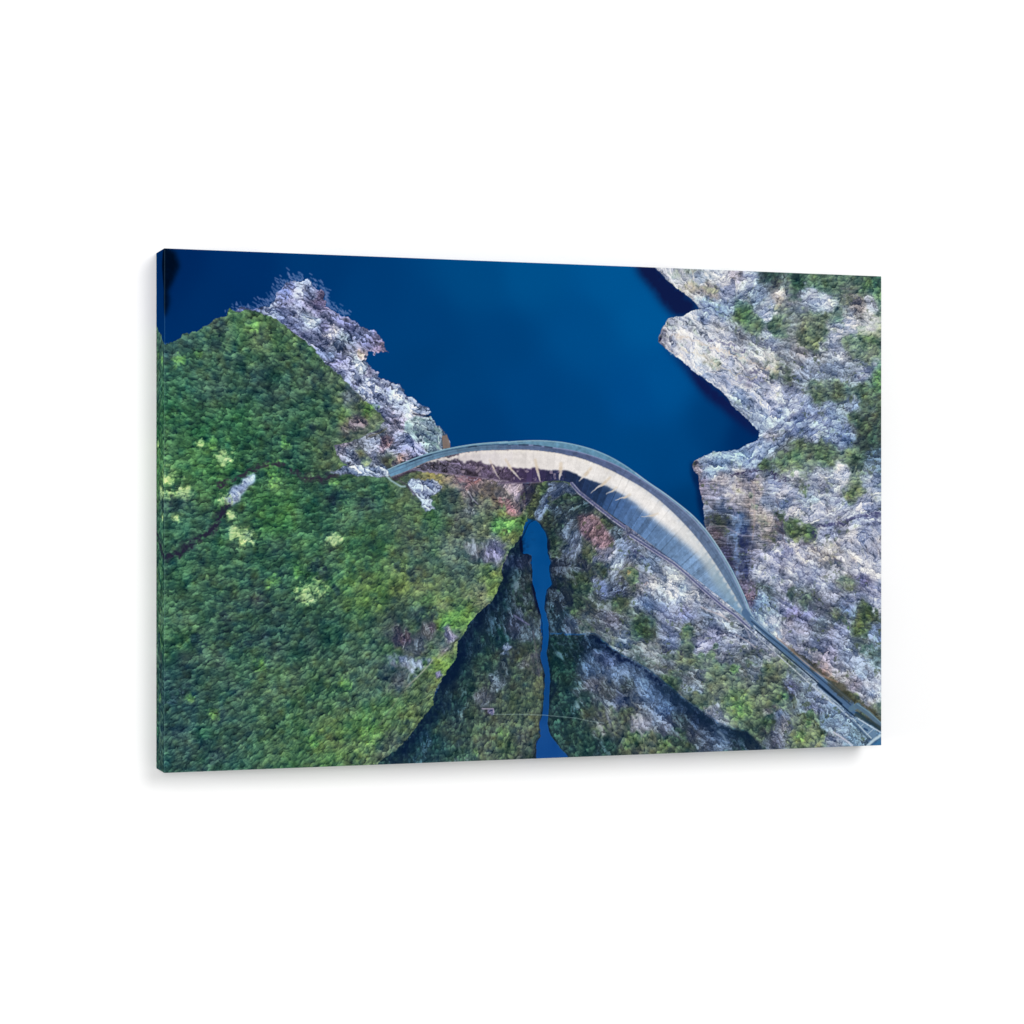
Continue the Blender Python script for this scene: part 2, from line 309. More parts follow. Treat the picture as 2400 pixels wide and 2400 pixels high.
# ---- picture layout, in picture units
POLYS={'forest':[(-13.5,156.5),(11.1,148.0),(27.0,140.6),(30.6,133.5),(51.9,131.1),(60.8,123.8),(71.5,116.5),(80.4,107.4),(98.3,105.1),(103.7,90.8),(118.1,101.0),(128.9,93.6),(145.2,94.9),(156.0,98.1),(172.4,103.0),(188.8,111.4),(208.9,125.1),(227.2,139.0),(245.6,154.6),(253.0,167.0),(264.1,177.5),(282.6,191.5),(297.4,205.6),(307.5,215.1),(322.5,232.9),(354.3,255.9),(361.8,268.4),(354.3,281.2),(316.9,299.7),(279.6,310.9),(281.5,327.1),(298.2,343.1),(272.2,354.1),(285.2,356.7),(365.6,361.7),(380.7,362.5),(403.4,352.4),(430.0,351.3),(468.2,353.8),(526.1,358.1),(602.2,366.9),(608.1,389.1),(610.0,416.9),(614.0,431.7),(604.1,444.7),(602.2,459.9),(594.3,469.1),(576.7,487.5),(572.8,502.3),(566.9,515.1),(568.9,528.1),(559.1,550.1),(545.5,572.0),(526.1,586.5),(506.7,602.7),(504.8,613.7),(499.0,624.6),(491.3,631.8),(487.4,646.4),(487.4,661.0),(474.0,677.2),(462.5,693.4),(462.0,697.8),(450.5,714.0),(446.7,728.5),(448.6,739.5),(431.4,755.4),(416.2,774.9),(401.0,794.5),(384.0,808.4),(363.3,822.2),(344.5,839.6),(325.7,856.9),(-13.6,843.6)],'shore':[(100.1,105.1),(123.5,90.2),(147.0,93.0),(168.7,85.3),(177.8,74.3),(186.9,61.5),(196.1,50.5),(208.9,42.9),(227.2,44.1),(245.6,52.4),(262.2,59.1),(262.2,71.6),(264.1,82.3),(282.6,92.6),(301.2,99.2),(317.9,107.8),(322.1,114.9),(346.5,123.2),(357.7,133.8),(365.3,151.7),(370.9,157.0),(348.3,157.6),(337.1,159.6),(329.6,168.8),(340.8,184.9),(354.0,190.0),(352.1,199.1),(376.6,205.9),(397.4,220.0),(397.7,222.5),(416.7,233.1),(430.0,243.8),(441.5,255.5),(428.1,259.3),(441.5,263.7),(456.7,279.9),(470.2,290.7),(475.9,305.3),(476.9,312.6),(487.5,330.8),(506.7,345.4),(487.5,362.0),(449.1,426.1),(365.6,389.8),(261.1,363.2),(261.1,210.6),(245.6,226.3),(118.1,157.7)],'east':[(835.0,-10.0),(860.4,14.9),(883.4,32.9),(903.9,46.4),(919.3,57.7),(927.1,68.1),(911.6,72.1),(896.2,81.9),(878.3,84.8),(868.1,86.3),(864.3,97.0),(855.3,107.8),(850.3,118.5),(850.3,126.7),(860.4,134.6),(878.3,145.9),(898.8,161.9),(929.6,184.9),(942.5,194.1),(965.8,207.8),(981.4,219.4),(989.2,233.5),(1007.5,249.8),(1028.4,266.2),(1041.6,280.3),(1040.5,283.9),(1038.4,295.5),(1021.5,299.5),(1004.6,309.3),(983.6,312.3),(962.6,315.4),(952.2,313.6),(939.7,321.3),(918.9,330.1),(913.7,338.7),(916.8,346.2),(924.1,353.8),(926.1,370.9),(931.3,390.0),(934.5,418.5),(938.6,439.5),(939.7,449.0),(952.2,468.1),(958.4,479.4),(971.0,494.8),(987.8,519.8),(1000.4,542.9),(1013.0,564.1),(1023.6,591.1),(1029.9,608.5),(1059.6,632.1),(1089.4,651.9),(1132.3,685.7),(1175.5,719.7),(1210.3,751.7),(1177.7,726.8),(1212.5,760.5),(1280.0,806.3),(1318.1,832.7),(1400,900),(1400,-60),(700,-60)],'ridge':[(640.7,361.0),(664.5,353.4),(712.4,360.6),(752.6,390.4),(833.8,437.4),(900.2,477.3),(983.6,550.3),(1029.9,604.6),(1059.6,632.1),(1132.3,687.6),(1210.3,751.7),(1212.5,763.6),(1318.1,832.7),(1300.4,879.3),(1054.1,869.9),(1054.1,833.7),(1016.5,799.8),(988.8,795.0),(967.8,786.7),(946.9,774.6),(926.1,758.8),(905.3,744.9),(884.7,731.0),(866.1,715.4),(853.8,705.6),(831.3,689.0),(806.8,676.2),(788.5,665.4),(768.2,653.7),(750.1,640.2),(734.0,627.8),(701.9,625.3),(646.2,624.3),(650.1,618.0),(646.1,599.3),(642.2,580.7),(644.1,562.1),(646.1,551.0),(656.0,540.9),(654.0,532.5),(650.1,515.7),(653.1,500.9),(648.1,487.8),(648.1,469.3),(645.1,454.4),(634.3,439.5),(624.4,433.0),(599.3,427.8),(597.4,409.3),(601.3,372.3)],'valley':[(642.2,624.3),(701.9,624.4),(734.0,626.8),(750.1,639.3),(768.2,652.8),(788.5,664.5),(806.8,675.2),(831.3,688.0),(853.8,704.6),(884.7,730.1),(905.3,743.0),(926.1,756.9),(946.9,772.7),(967.8,784.8),(988.8,793.1),(1022.5,799.0),(1084.0,801.0),(1084.0,886.8),(634.3,850.5)],'bank':[(604.1,458.1),(592.4,469.1),(574.7,487.5),(565.0,515.1),(557.2,550.1),(526.1,582.8),(504.8,600.8),(485.5,646.3),(460.5,691.5),(460.1,697.8),(444.8,728.4),(414.3,774.9),(361.4,822.1),(325.7,842.5),(625.3,850.2),(627.3,813.2),(635.2,794.9),(633.2,776.3),(638.2,761.6),(641.1,720.8),(643.1,694.8),(639.2,678.0),(637.2,646.4),(639.2,627.9),(637.2,627.0),(634.2,586.1),(630.3,571.2),(626.4,552.6),(619.5,534.0),(620.4,515.5),(619.5,493.2),(604.7,489.4),(601.8,467.2)],'river':[(628.3,432.1),(618.5,435.8),(613.6,441.3),(606.7,454.3),(602.7,467.2),(604.7,489.4),(619.5,493.2),(620.4,515.5),(619.5,534.0),(626.4,552.6),(630.3,571.2),(634.2,586.1),(638.2,604.8),(640.1,627.9),(637.2,646.4),(634.8,665.0),(639.2,678.0),(643.1,694.8),(641.1,720.8),(640.1,739.3),(638.2,761.6),(633.2,776.3),(635.2,794.9),(627.3,813.2),(625.3,850.2),(704.8,853.2),(684.8,831.9),(660.9,805.0),(651.0,788.0),(649.0,773.0),(651.0,748.9),(652.0,721.1),(653.0,702.5),(651.0,680.2),(647.1,654.1),(651.0,628.1),(651.0,609.5),(649.1,599.4),(646.1,590.0),(642.2,580.7),(644.1,562.1),(646.1,551.0),(656.0,540.9),(654.0,532.5),(650.1,515.7),(653.1,500.9),(648.1,487.8),(648.1,469.3),(645.1,454.4),(634.3,439.5)],'gorge_slab':[(650.6,370.2),(676.4,368.3),(696.4,375.6),(706.4,388.7),(672.5,388.8),(656.6,398.1),(642.7,418.6),(632.8,433.4),(625.9,433.4),(626.9,422.3),(632.8,407.4),(638.8,390.7)],'red_rock':[(703.8,424.7),(719.8,420.0),(737.9,424.7),(748.0,439.7),(758.1,451.0),(768.2,464.1),(768.2,477.3),(748.0,482.8),(737.9,479.0),(721.8,467.7),(707.8,454.6),(703.8,441.5)],'plat_rock':[(399.6,367.9),(420.5,364.1),(449.1,369.5),(462.5,380.4),(456.7,389.5),(439.5,395.1),(449.1,415.1),(430.0,415.1),(424.3,400.6),(414.8,393.3)],'pebble':[(272.2,354.1),(303.8,343.1),(365.6,343.6),(373.1,358.9),(335.5,360.1)],'slab':[(395.8,266.1),(420.5,260.3),(441.5,263.7),(456.7,279.9),(462.5,287.2),(460.6,316.4),(439.5,320.3),(426.2,302.2),(395.8,287.9)],'block':[(461.5,292.6),(470.2,290.7),(475.9,305.3),(475.9,312.6),(463.4,313.6)],'scar':[(100.1,408.2),(96.5,397.6),(107.3,383.4),(118.1,372.8),(128.9,362.1),(147.0,358.4),(143.3,369.1),(128.9,386.9),(118.1,399.3)],'scar_low':[(361.8,658.3),(380.7,651.5),(399.6,657.3),(411.0,664.8),(430.0,661.6),(445.2,661.9),(401.5,703.7),(399.6,695.5),(407.2,683.0),(392.0,671.7),(373.1,669.5)],'scar_mid':[(458.6,608.3),(472.1,609.5),(489.4,626.3),(483.6,631.6),(468.2,636.8),(466.3,618.5)],'scar_tip':[(454.8,682.2),(462.5,686.1),(460.5,695.2),(454.8,691.4)],'stripes':[(931.3,365.2),(1004.6,357.2),(1068.1,362.6),(1074.5,408.9),(1072.4,466.7),(1025.7,504.9),(1013.0,543.2),(992.0,533.2),(962.6,491.1),(939.7,449.0),(931.3,399.5)],'blob':[(-6.5,-3.9),(16.4,3.9),(23.5,26.5),(12.9,51.5),(5.0,67.5),(7.6,83.2),(1.4,106.2),(-6.5,108.2)],'reflA':[(802.1,-8.7),(842.6,-5.6),(932.2,67.9),(898.8,83.0),(875.7,79.0),(857.9,60.8),(841.4,39.0),(818.6,16.4)],'reflB':[(855.3,130.1),(929.6,180.1),(989.2,228.7),(1046.8,282.7),(1033.7,285.2),(1002.3,264.2),(968.4,238.6),(940.0,220.1),(919.3,196.9),(901.3,173.7),(880.9,152.9)],'reflC':[(910.6,331.1),(941.8,348.0),(945.9,449.0),(939.7,449.0),(931.3,433.8),(924.1,409.0),(921.0,380.5),(910.6,352.0)]}
DAM={'outer':[(367.5,349.0),(382.6,341.6),(403.4,334.2),(420.5,326.8),(441.5,320.6),(464.4,314.6),(487.5,309.9),(516.4,305.2),(545.5,302.4),(584.5,299.6),(554.4,303.4),(593.5,299.3),(632.8,297.6),(672.5,299.9),(702.4,305.2),(732.4,312.8),(762.7,324.7),(793.1,341.4),(817.5,358.2),(833.8,369.4),(857.0,383.0),(885.9,402.9),(915.0,424.3),(941.3,451.1),(964.8,482.0),(988.3,518.5),(1009.0,557.7),(1023.9,593.0),(1030.4,607.9)],'road_out':[(368.4,350.8),(384.5,343.4),(405.3,336.0),(422.4,329.2),(443.4,323.0),(466.3,316.9),(489.4,312.9),(518.3,308.5),(545.5,306.1),(584.5,304.2),(554.4,307.1),(593.5,305.4),(623.0,305.5),(652.6,309.3),(676.4,311.5),(702.4,315.9),(732.4,324.0),(762.7,334.1),(793.1,348.0),(817.5,361.6),(833.8,371.9),(856.1,385.7),(884.4,405.8),(912.7,427.7),(938.4,454.5),(961.8,485.2),(984.8,521.1),(1005.5,559.8),(1020.9,595.1),(1028.0,608.7)],'road_in':[(373.1,360.8),(392.0,354.3),(411.0,346.9),(426.2,338.6),(441.4,333.0),(460.6,328.3),(477.8,323.6),(506.7,318.2),(526.1,316.2),(545.5,315.1),(584.5,314.3),(554.4,314.5),(593.5,313.7),(623.0,314.2),(652.6,316.9),(676.4,320.2),(702.4,325.6),(726.4,332.5),(754.6,343.5),(778.9,354.6),(799.1,364.9),(817.5,374.2),(837.9,387.4),(858.4,402.4),(885.9,426.1),(910.6,450.2),(932.5,474.6),(954.5,503.4),(975.1,533.1),(993.7,561.6),(1010.5,588.7),(1023.3,609.1)],'shade':[(411.0,346.9),(416.7,346.0),(426.2,341.3),(441.4,336.7),(460.6,332.9),(477.8,331.3),(506.7,334.0),(526.1,336.4),(545.5,341.0),(584.5,343.0),(554.4,341.6),(570.0,342.9),(593.5,344.6),(636.8,345.8),(664.5,347.5),(692.4,351.8),(712.4,358.8),(744.5,369.8),(764.7,379.1),(784.9,390.3),(805.2,401.6),(825.6,418.5),(844.0,431.8),(866.8,448.5),(888.8,465.1),(909.2,481.2),(926.7,497.3),(941.3,517.3),(955.4,541.0),(973.6,565.4),(1000.2,591.3),(1021.5,609.1)],'toe':[(409.1,347.5),(416.7,348.7),(430.0,350.4),(443.4,352.2),(460.6,353.3),(477.8,355.6),(506.7,358.6),(526.1,360.8),(545.5,363.1),(584.5,367.0),(554.4,369.8),(570.0,370.6),(593.5,369.6),(632.8,368.5),(664.5,364.6),(692.4,369.1),(706.4,383.1),(724.4,396.1),(742.5,409.2),(762.7,422.3),(782.9,435.5),(803.2,448.7),(828.1,466.7),(856.9,487.3),(885.9,508.8),(915.0,529.3),(944.2,550.2),(973.6,572.1),(997.2,590.4),(1020.9,609.6)]}
LINES={'path':([(282.6,352.2),(264.0,361.3),(245.6,365.0),(227.2,363.3),(208.8,354.5),(190.6,340.3),(176.0,338.7),(154.2,345.0),(132.5,355.0),(114.5,363.9),(91.1,372.9),(82.2,376.4)],7,(50,45,62),0.9,2),'path_low':([(98.3,406.4),(91.1,422.4),(82.2,438.3),(67.9,450.6),(51.9,461.1),(43.0,468.5),(21.7,479.0),(2.3,489.4),(-13.5,494.5)],10,(38,38,58),1.0,2.8),'crest':([(446.2,662.0),(430.0,679.8),(414.8,694.1),(399.6,706.4)],1.6,(165,168,160),0.85,0.7),'crest2':([(412.4,696.6),(385.9,721.3),(370.8,746.3),(353.9,767.5)],1.8,(120,130,110),0.55,1),'ridge_edge':([(575.7,489.4),(572.8,500.4),(566.9,513.3)],2,(150,140,175),0.7,0.8),'ridge_edge2':([(462.0,696.0),(454.4,708.6),(448.6,715.7)],2,(130,135,140),0.6,0.8),'shadow1':([(604.1,463.6),(598.2,478.4),(584.5,500.5),(574.7,520.7),(566.9,542.8),(553.3,568.5),(533.8,590.3),(512.5,606.5),(506.7,622.9),(495.1,637.4),(493.2,659.3),(479.7,681.0),(468.2,695.4)],12,(8,22,48),0.9,6),'shadow2':([(492.8,643.6),(492.8,661.9),(477.4,683.5),(465.9,701.6),(454.4,719.5),(452.5,743.2),(437.2,761.0),(420.0,780.5),(404.8,800.0),(385.9,813.9)],12,(8,25,52),0.9,6),'shadow3':([(734.0,629.6),(750.1,643.1),(768.2,656.5),(788.5,668.2),(806.8,679.9),(831.3,692.8),(853.8,711.3),(857.9,718.9)],9,(8,22,55),0.95,4),'shadow4':([(864.1,721.0),(884.7,735.8),(905.3,750.6),(926.1,766.4),(946.9,781.3),(967.8,792.4),(999.3,802.1),(1022.5,805.7)],14,(18,38,60),0.85,6),'shadow5':([(598.8,459.8),(599.8,478.3),(603.7,487.6)],4,(5,15,45),0.9,1.2),'shadow6':([(620.8,541.4),(625.4,561.9),(629.3,576.8),(633.3,587.0)],5,(5,12,45),0.9,1.5),'shadow7':([(650.1,467.4),(649.7,482.3)],4,(5,15,45),0.8,1.5),'shadow8':([(641.1,691.1),(642.1,706.0)],3,(5,15,50),0.8,1),'shadow9':([(652.1,702.5),(662.1,717.6),(652.1,732.2)],5,(8,25,50),0.7,2),'rock_gap':([(1278.3,421.4),(1240.9,425.3),(1208.1,434.1),(1175.5,441.8),(1151.7,447.6),(1138.8,466.9)],6,(50,50,95),0.7,2),'rock_gap2':([(1106.6,476.5),(1132.3,474.7),(1153.9,486.4),(1186.4,504.1),(1197.2,508.1)],4,(60,60,80),0.7,1.5),'rock_gap3':([(1021.5,550.8),(1057.5,555.0),(1089.4,565.0),(1132.3,579.1),(1153.9,591.0)],5,(60,70,85),0.7,2),'rock_gap4':([(942.5,118.4),(981.4,126.9),(1015.3,137.9)],3,(60,60,105),0.55,1),'rock_gap5':([(1086.4,289.4),(1120.9,257.8),(1166.4,233.1)],4,(55,70,120),0.6,2),'rock_gap6':([(986.6,58.0),(1007.5,47.8),(1033.7,37.4)],3,(55,70,110),0.6,1.5),'rock_gap7':([(987.8,356.3),(1008.8,349.5),(1029.9,345.5),(1057.5,351.1),(1100.1,366.3)],3.5,(45,40,75),0.7,1),'rock_gap8':([(802.6,479.3),(829.2,500.2)],3,(40,40,85),0.6,1),'rock_gap9':([(853.8,650.7),(880.6,655.1),(899.1,661.1)],3.5,(35,40,75),0.6,1),'rock_gap10':([(1088.2,724.5),(1105.3,743.5),(1108.7,763.7),(1125.9,776.6),(1146.5,785.0),(1167.3,808.9)],4,(45,50,40),0.6,1.2),'col1':([(989.9,370.7),(988.8,389.8),(993.0,412.8),(996.2,428.1)],4,(175,175,205),0.5,1.5),'col2':([(998.3,428.1),(996.2,454.9),(998.3,485.5),(998.3,508.5),(998.3,533.2)],6,(125,160,215),0.5,2.5),'col3':([(1008.8,443.4),(1013.0,476.0),(1010.9,504.8),(1015.1,533.4)],7,(25,35,85),0.6,3),'col4':([(941.7,444.2),(973.1,442.4),(1004.6,458.7),(1029.9,460.8)],2,(200,190,205),0.5,1),'col5':([(1029.9,378.2),(1032.0,428.1),(1027.8,466.5)],3,(190,170,165),0.4,1),'col6':([(1070.3,385.7),(1076.6,418.5),(1089.4,476.4)],4,(60,50,60),0.5,2),'cable':([(550.9,756.2),(593.9,757.5),(641.1,760.2),(699.2,767.1),(721.9,772.5),(750.1,777.1)],1,(165,190,190),0.55,0.5),'hutroof':([(531.4,746.4),(550.9,747.0),(551.3,753.4)],1.5,(190,180,205),0.8,0.5),'chute':([(587.0,591.0),(614.5,608.1)],2,(130,130,175),0.7,0.8),'chute2':([(814.9,759.3),(839.5,764.8)],2,(150,165,185),0.6,0.8),'pole':([(812.9,763.0),(814.9,781.9),(811.9,791.3)],3,(150,160,180),0.5,1),'pole2':([(754.1,761.3),(762.2,784.0)],2.5,(150,155,170),0.5,1),'vstreak':([(961.5,798.0),(972.0,806.0),(978.3,819.5)],3.5,(140,165,190),0.6,1.2),'bankline':([(621.4,618.3),(627.3,655.5),(633.2,694.6)],2.5,(110,105,115),0.5,1),'drain':([(365.6,359.0),(373.1,366.2),(390.1,376.1),(397.7,376.1)],2.5,(165,195,205),0.85,0.8),'wing':([(459.6,289.0),(457.7,305.5),(460.6,316.4)],2,(150,165,195),0.7,0.8),'ledge':([(335.6,294.1),(354.3,288.4),(365.6,281.1)],2,(90,85,60),0.6,0.8),'dark_rk':([(411.0,255.9),(426.2,258.4),(439.5,260.1)],3,(25,25,45),0.8,1),'wall_rk':([(380.7,362.5),(399.6,373.3),(414.8,389.7)],3,(70,65,85),0.7,1),'dark_abut':([(376.9,364.4),(403.4,351.5),(414.8,350.5)],5,(55,40,60),0.7,1.5),'toe_l':([(414.8,346.9),(430.0,348.6),(449.1,351.2),(468.2,353.8),(487.5,356.5),(506.7,359.7),(535.8,362.6),(565.0,364.9),(600.2,366.9)],3,(172,158,178),0.9,0.8),'toe_dark':([(600.2,368.8),(630.1,370.5),(585.6,374.2),(632.8,369.4)],5,(40,30,50),0.7,2),'gully':([(602.2,368.8),(604.1,389.1),(610.0,407.6)],4,(45,35,60),0.6,1.5),'cleft':([(504.8,385.7),(510.6,398.6),(520.3,405.9)],4,(40,40,55),0.7,1.5),'cleftw':([(506.7,383.9),(514.5,396.7),(524.1,405.0)],1.5,(170,170,190),0.7,0.5),'stair0':([(696.4,371.9),(722.4,399.9),(762.7,429.8),(787.0,445.8),(879.6,511.3),(904.4,530.5),(929.2,551.7),(948.0,567.1),(971.0,584.6)],9,(42,50,85),0.55,1.6),'stair':([(690.4,370.1),(704.4,384.9),(722.4,398.0),(742.5,412.9),(762.7,427.9),(787.0,443.9)],5,(138,134,168),0.9,0.8),'stair1':([(706.4,383.1),(724.4,396.1),(744.5,411.1),(764.7,426.1),(787.0,440.2)],1,(60,65,100),0.7,0.5),'stair2':([(797.7,457.9),(838.5,482.6),(879.6,507.5),(904.4,526.7),(929.2,547.8),(948.0,563.3),(971.0,581.7),(996.2,598.4),(1021.4,619.9)],5,(140,142,175),0.9,0.8),'stair3':([(801.8,454.2),(838.5,477.9),(879.6,501.8),(904.4,521.9),(929.2,543.1),(948.0,558.5),(971.0,576.0),(996.2,592.6)],1.2,(60,75,120),0.7,0.5),'rust':([(793.0,439.2),(813.4,446.8),(833.8,462.0),(854.3,479.1)],3,(120,95,105),0.6,1.2),'roadA':([(1013.0,592.9),(1029.9,612.3),(1059.6,635.9),(1089.4,657.7),(1132.3,689.5),(1175.5,722.6),(1219.0,757.8),(1160.4,721.7),(1177.7,736.2),(1205.5,757.2),(1221.2,771.7)],13,(78,108,145),0.95,0.8),'roadB':([(1029.9,616.2),(1057.5,641.6),(1089.4,668.3),(1132.3,703.1),(1175.5,739.1),(1201.6,761.0),(1143.1,722.8),(1169.0,742.1),(1203.8,771.1),(1223.0,785.8)],2.4,(172,190,208),1.0,0.5),'roadC':([(1034.1,623.9),(1059.6,643.6),(1091.6,669.3),(1132.3,701.2),(1175.5,736.2),(1201.6,757.3),(1153.4,721.5),(1177.7,740.8),(1203.8,761.8),(1226.5,779.6)],2.4,(20,42,68),1.0,0.6),'roadD':([(1023.6,600.7),(1059.6,630.1),(1089.4,651.9),(1132.3,684.7),(1175.5,718.7),(1219.0,753.0)],1.5,(140,165,190),1.0,0.5),'roadE':([(1025.7,608.4),(1059.6,634.9),(1089.4,656.7),(1132.3,690.5),(1175.5,724.5),(1219.0,759.8)],1.6,(38,58,84),1.0,0.6),'roadF':([(1013.0,615.9),(1038.4,637.4),(1068.1,661.1),(1110.8,696.8),(1143.1,723.7),(1184.2,756.9)],1.6,(195,205,215),1.0,0.5),'roadShade':([(1100.1,657.9),(1132.3,679.8),(1175.5,711.9),(1219.0,742.2),(1177.7,723.7),(1203.8,743.1),(1230.0,756.3),(1279.2,784.3)],7,(60,60,45),0.7,2),'roadTan':([(1074.5,638.1),(1100.1,657.9),(1128.0,681.7),(1160.3,705.7),(1192.9,718.2)],2.5,(185,150,130),0.6,1),'wallTL':([(996.2,630.9),(1017.2,642.8),(1034.1,654.6)],2,(185,180,190),0.8,0.8),'wallTL2':([(1013.0,619.7),(1019.3,627.5),(1022.5,637.1)],2,(170,170,190),0.8,0.8),'track':([(929.2,582.1),(948.0,590.0),(966.8,596.0),(983.6,607.7)],3,(200,185,185),0.6,1.2),'dambank':([(1029.9,591.2),(1042.6,608.7),(1063.8,624.4),(1085.2,636.4)],5,(150,175,205),0.8,2.5),'cream1':([(873.2,117.9),(916.8,119.1),(955.5,134.6),(1007.5,151.2),(1046.8,165.8),(1078.5,170.4)],5,(222,205,188),0.6,1.3),'cream2':([(886.0,131.6),(929.6,147.1),(955.5,163.0),(994.5,178.8),(1033.7,185.1)],4,(222,212,190),0.55,1.3),'cream3':([(865.5,132.1),(903.9,157.1),(942.5,172.8),(981.4,188.6),(1020.6,202.1)],4,(205,200,205),0.5,1.3),'cream4':([(914.2,1.2),(911.6,24.9),(934.8,38.3),(971.0,46.6)],3,(200,185,170),0.5,1.0),'violet1':([(940.0,137.4),(971.0,146.1),(1007.5,161.9),(1033.7,175.6)],3.5,(95,92,130),0.5,1.0),'violet2':([(997.1,185.9),(1023.2,192.5),(1049.5,187.2)],4,(100,95,130),0.4,1.3),'bldA':([(1219.5,766.9),(1233.5,761.1)],10,(90,120,145),0.9,0.8),'bldB':([(1231.7,761.0),(1256.3,777.4),(1280.9,800.1)],9,(85,112,138),0.9,0.8),'bldBe':([(1231.7,757.9),(1256.3,774.2),(1280.9,794.6)],1.3,(130,165,180),0.8,0.5),'bldD':([(1230.0,776.6),(1252.8,788.2),(1277.4,803.1)],8,(45,60,65),0.85,1),'bldC':([(1228.2,789.0),(1244.0,800.5),(1263.3,813.6)],15,(105,135,165),0.9,0.8),'bldC1':([(1223.0,783.4),(1245.7,806.8),(1259.8,819.8)],1.5,(195,210,220),0.9,0.4),'bldC2':([(1233.5,784.5),(1256.3,797.7),(1280.9,811.1)],1.8,(190,205,220),0.9,0.4),'bldC3':([(1230.8,790.7),(1234.3,793.1)],2,(35,60,95),0.9,0.6),'bldC4':([(1245.7,802.1),(1251.9,805.4)],3,(30,60,100),0.9,0.6),'bldC5':([(1237.0,799.5),(1244.0,794.2)],1.5,(170,190,210),0.8,0.4),'bldC6':([(1251.0,813.2),(1263.3,804.2)],1.5,(170,190,210),0.8,0.4),'bldC7':([(1223.0,788.9),(1231.7,782.9)],1.5,(160,185,205),0.8,0.4),'bldE':([(1251.0,833.6),(1265.1,823.1),(1282.7,812.7)],5,(200,220,230),0.9,1),'bldF':([(1265.1,834.1),(1282.7,825.2)],9,(60,115,160),0.9,1.5),'bldG':([(1184.6,806.4),(1195.1,812.9),(1209.0,821.2),(1223.0,832.6)],2.5,(205,205,220),0.9,0.7),'bldH':([(1184.6,818.8),(1203.8,820.3),(1212.5,829.1)],1.5,(175,185,205),0.8,0.7),'bldI':([(1217.7,785.6),(1237.0,803.4),(1256.3,822.8)],2,(50,65,90),0.7,0.7)}
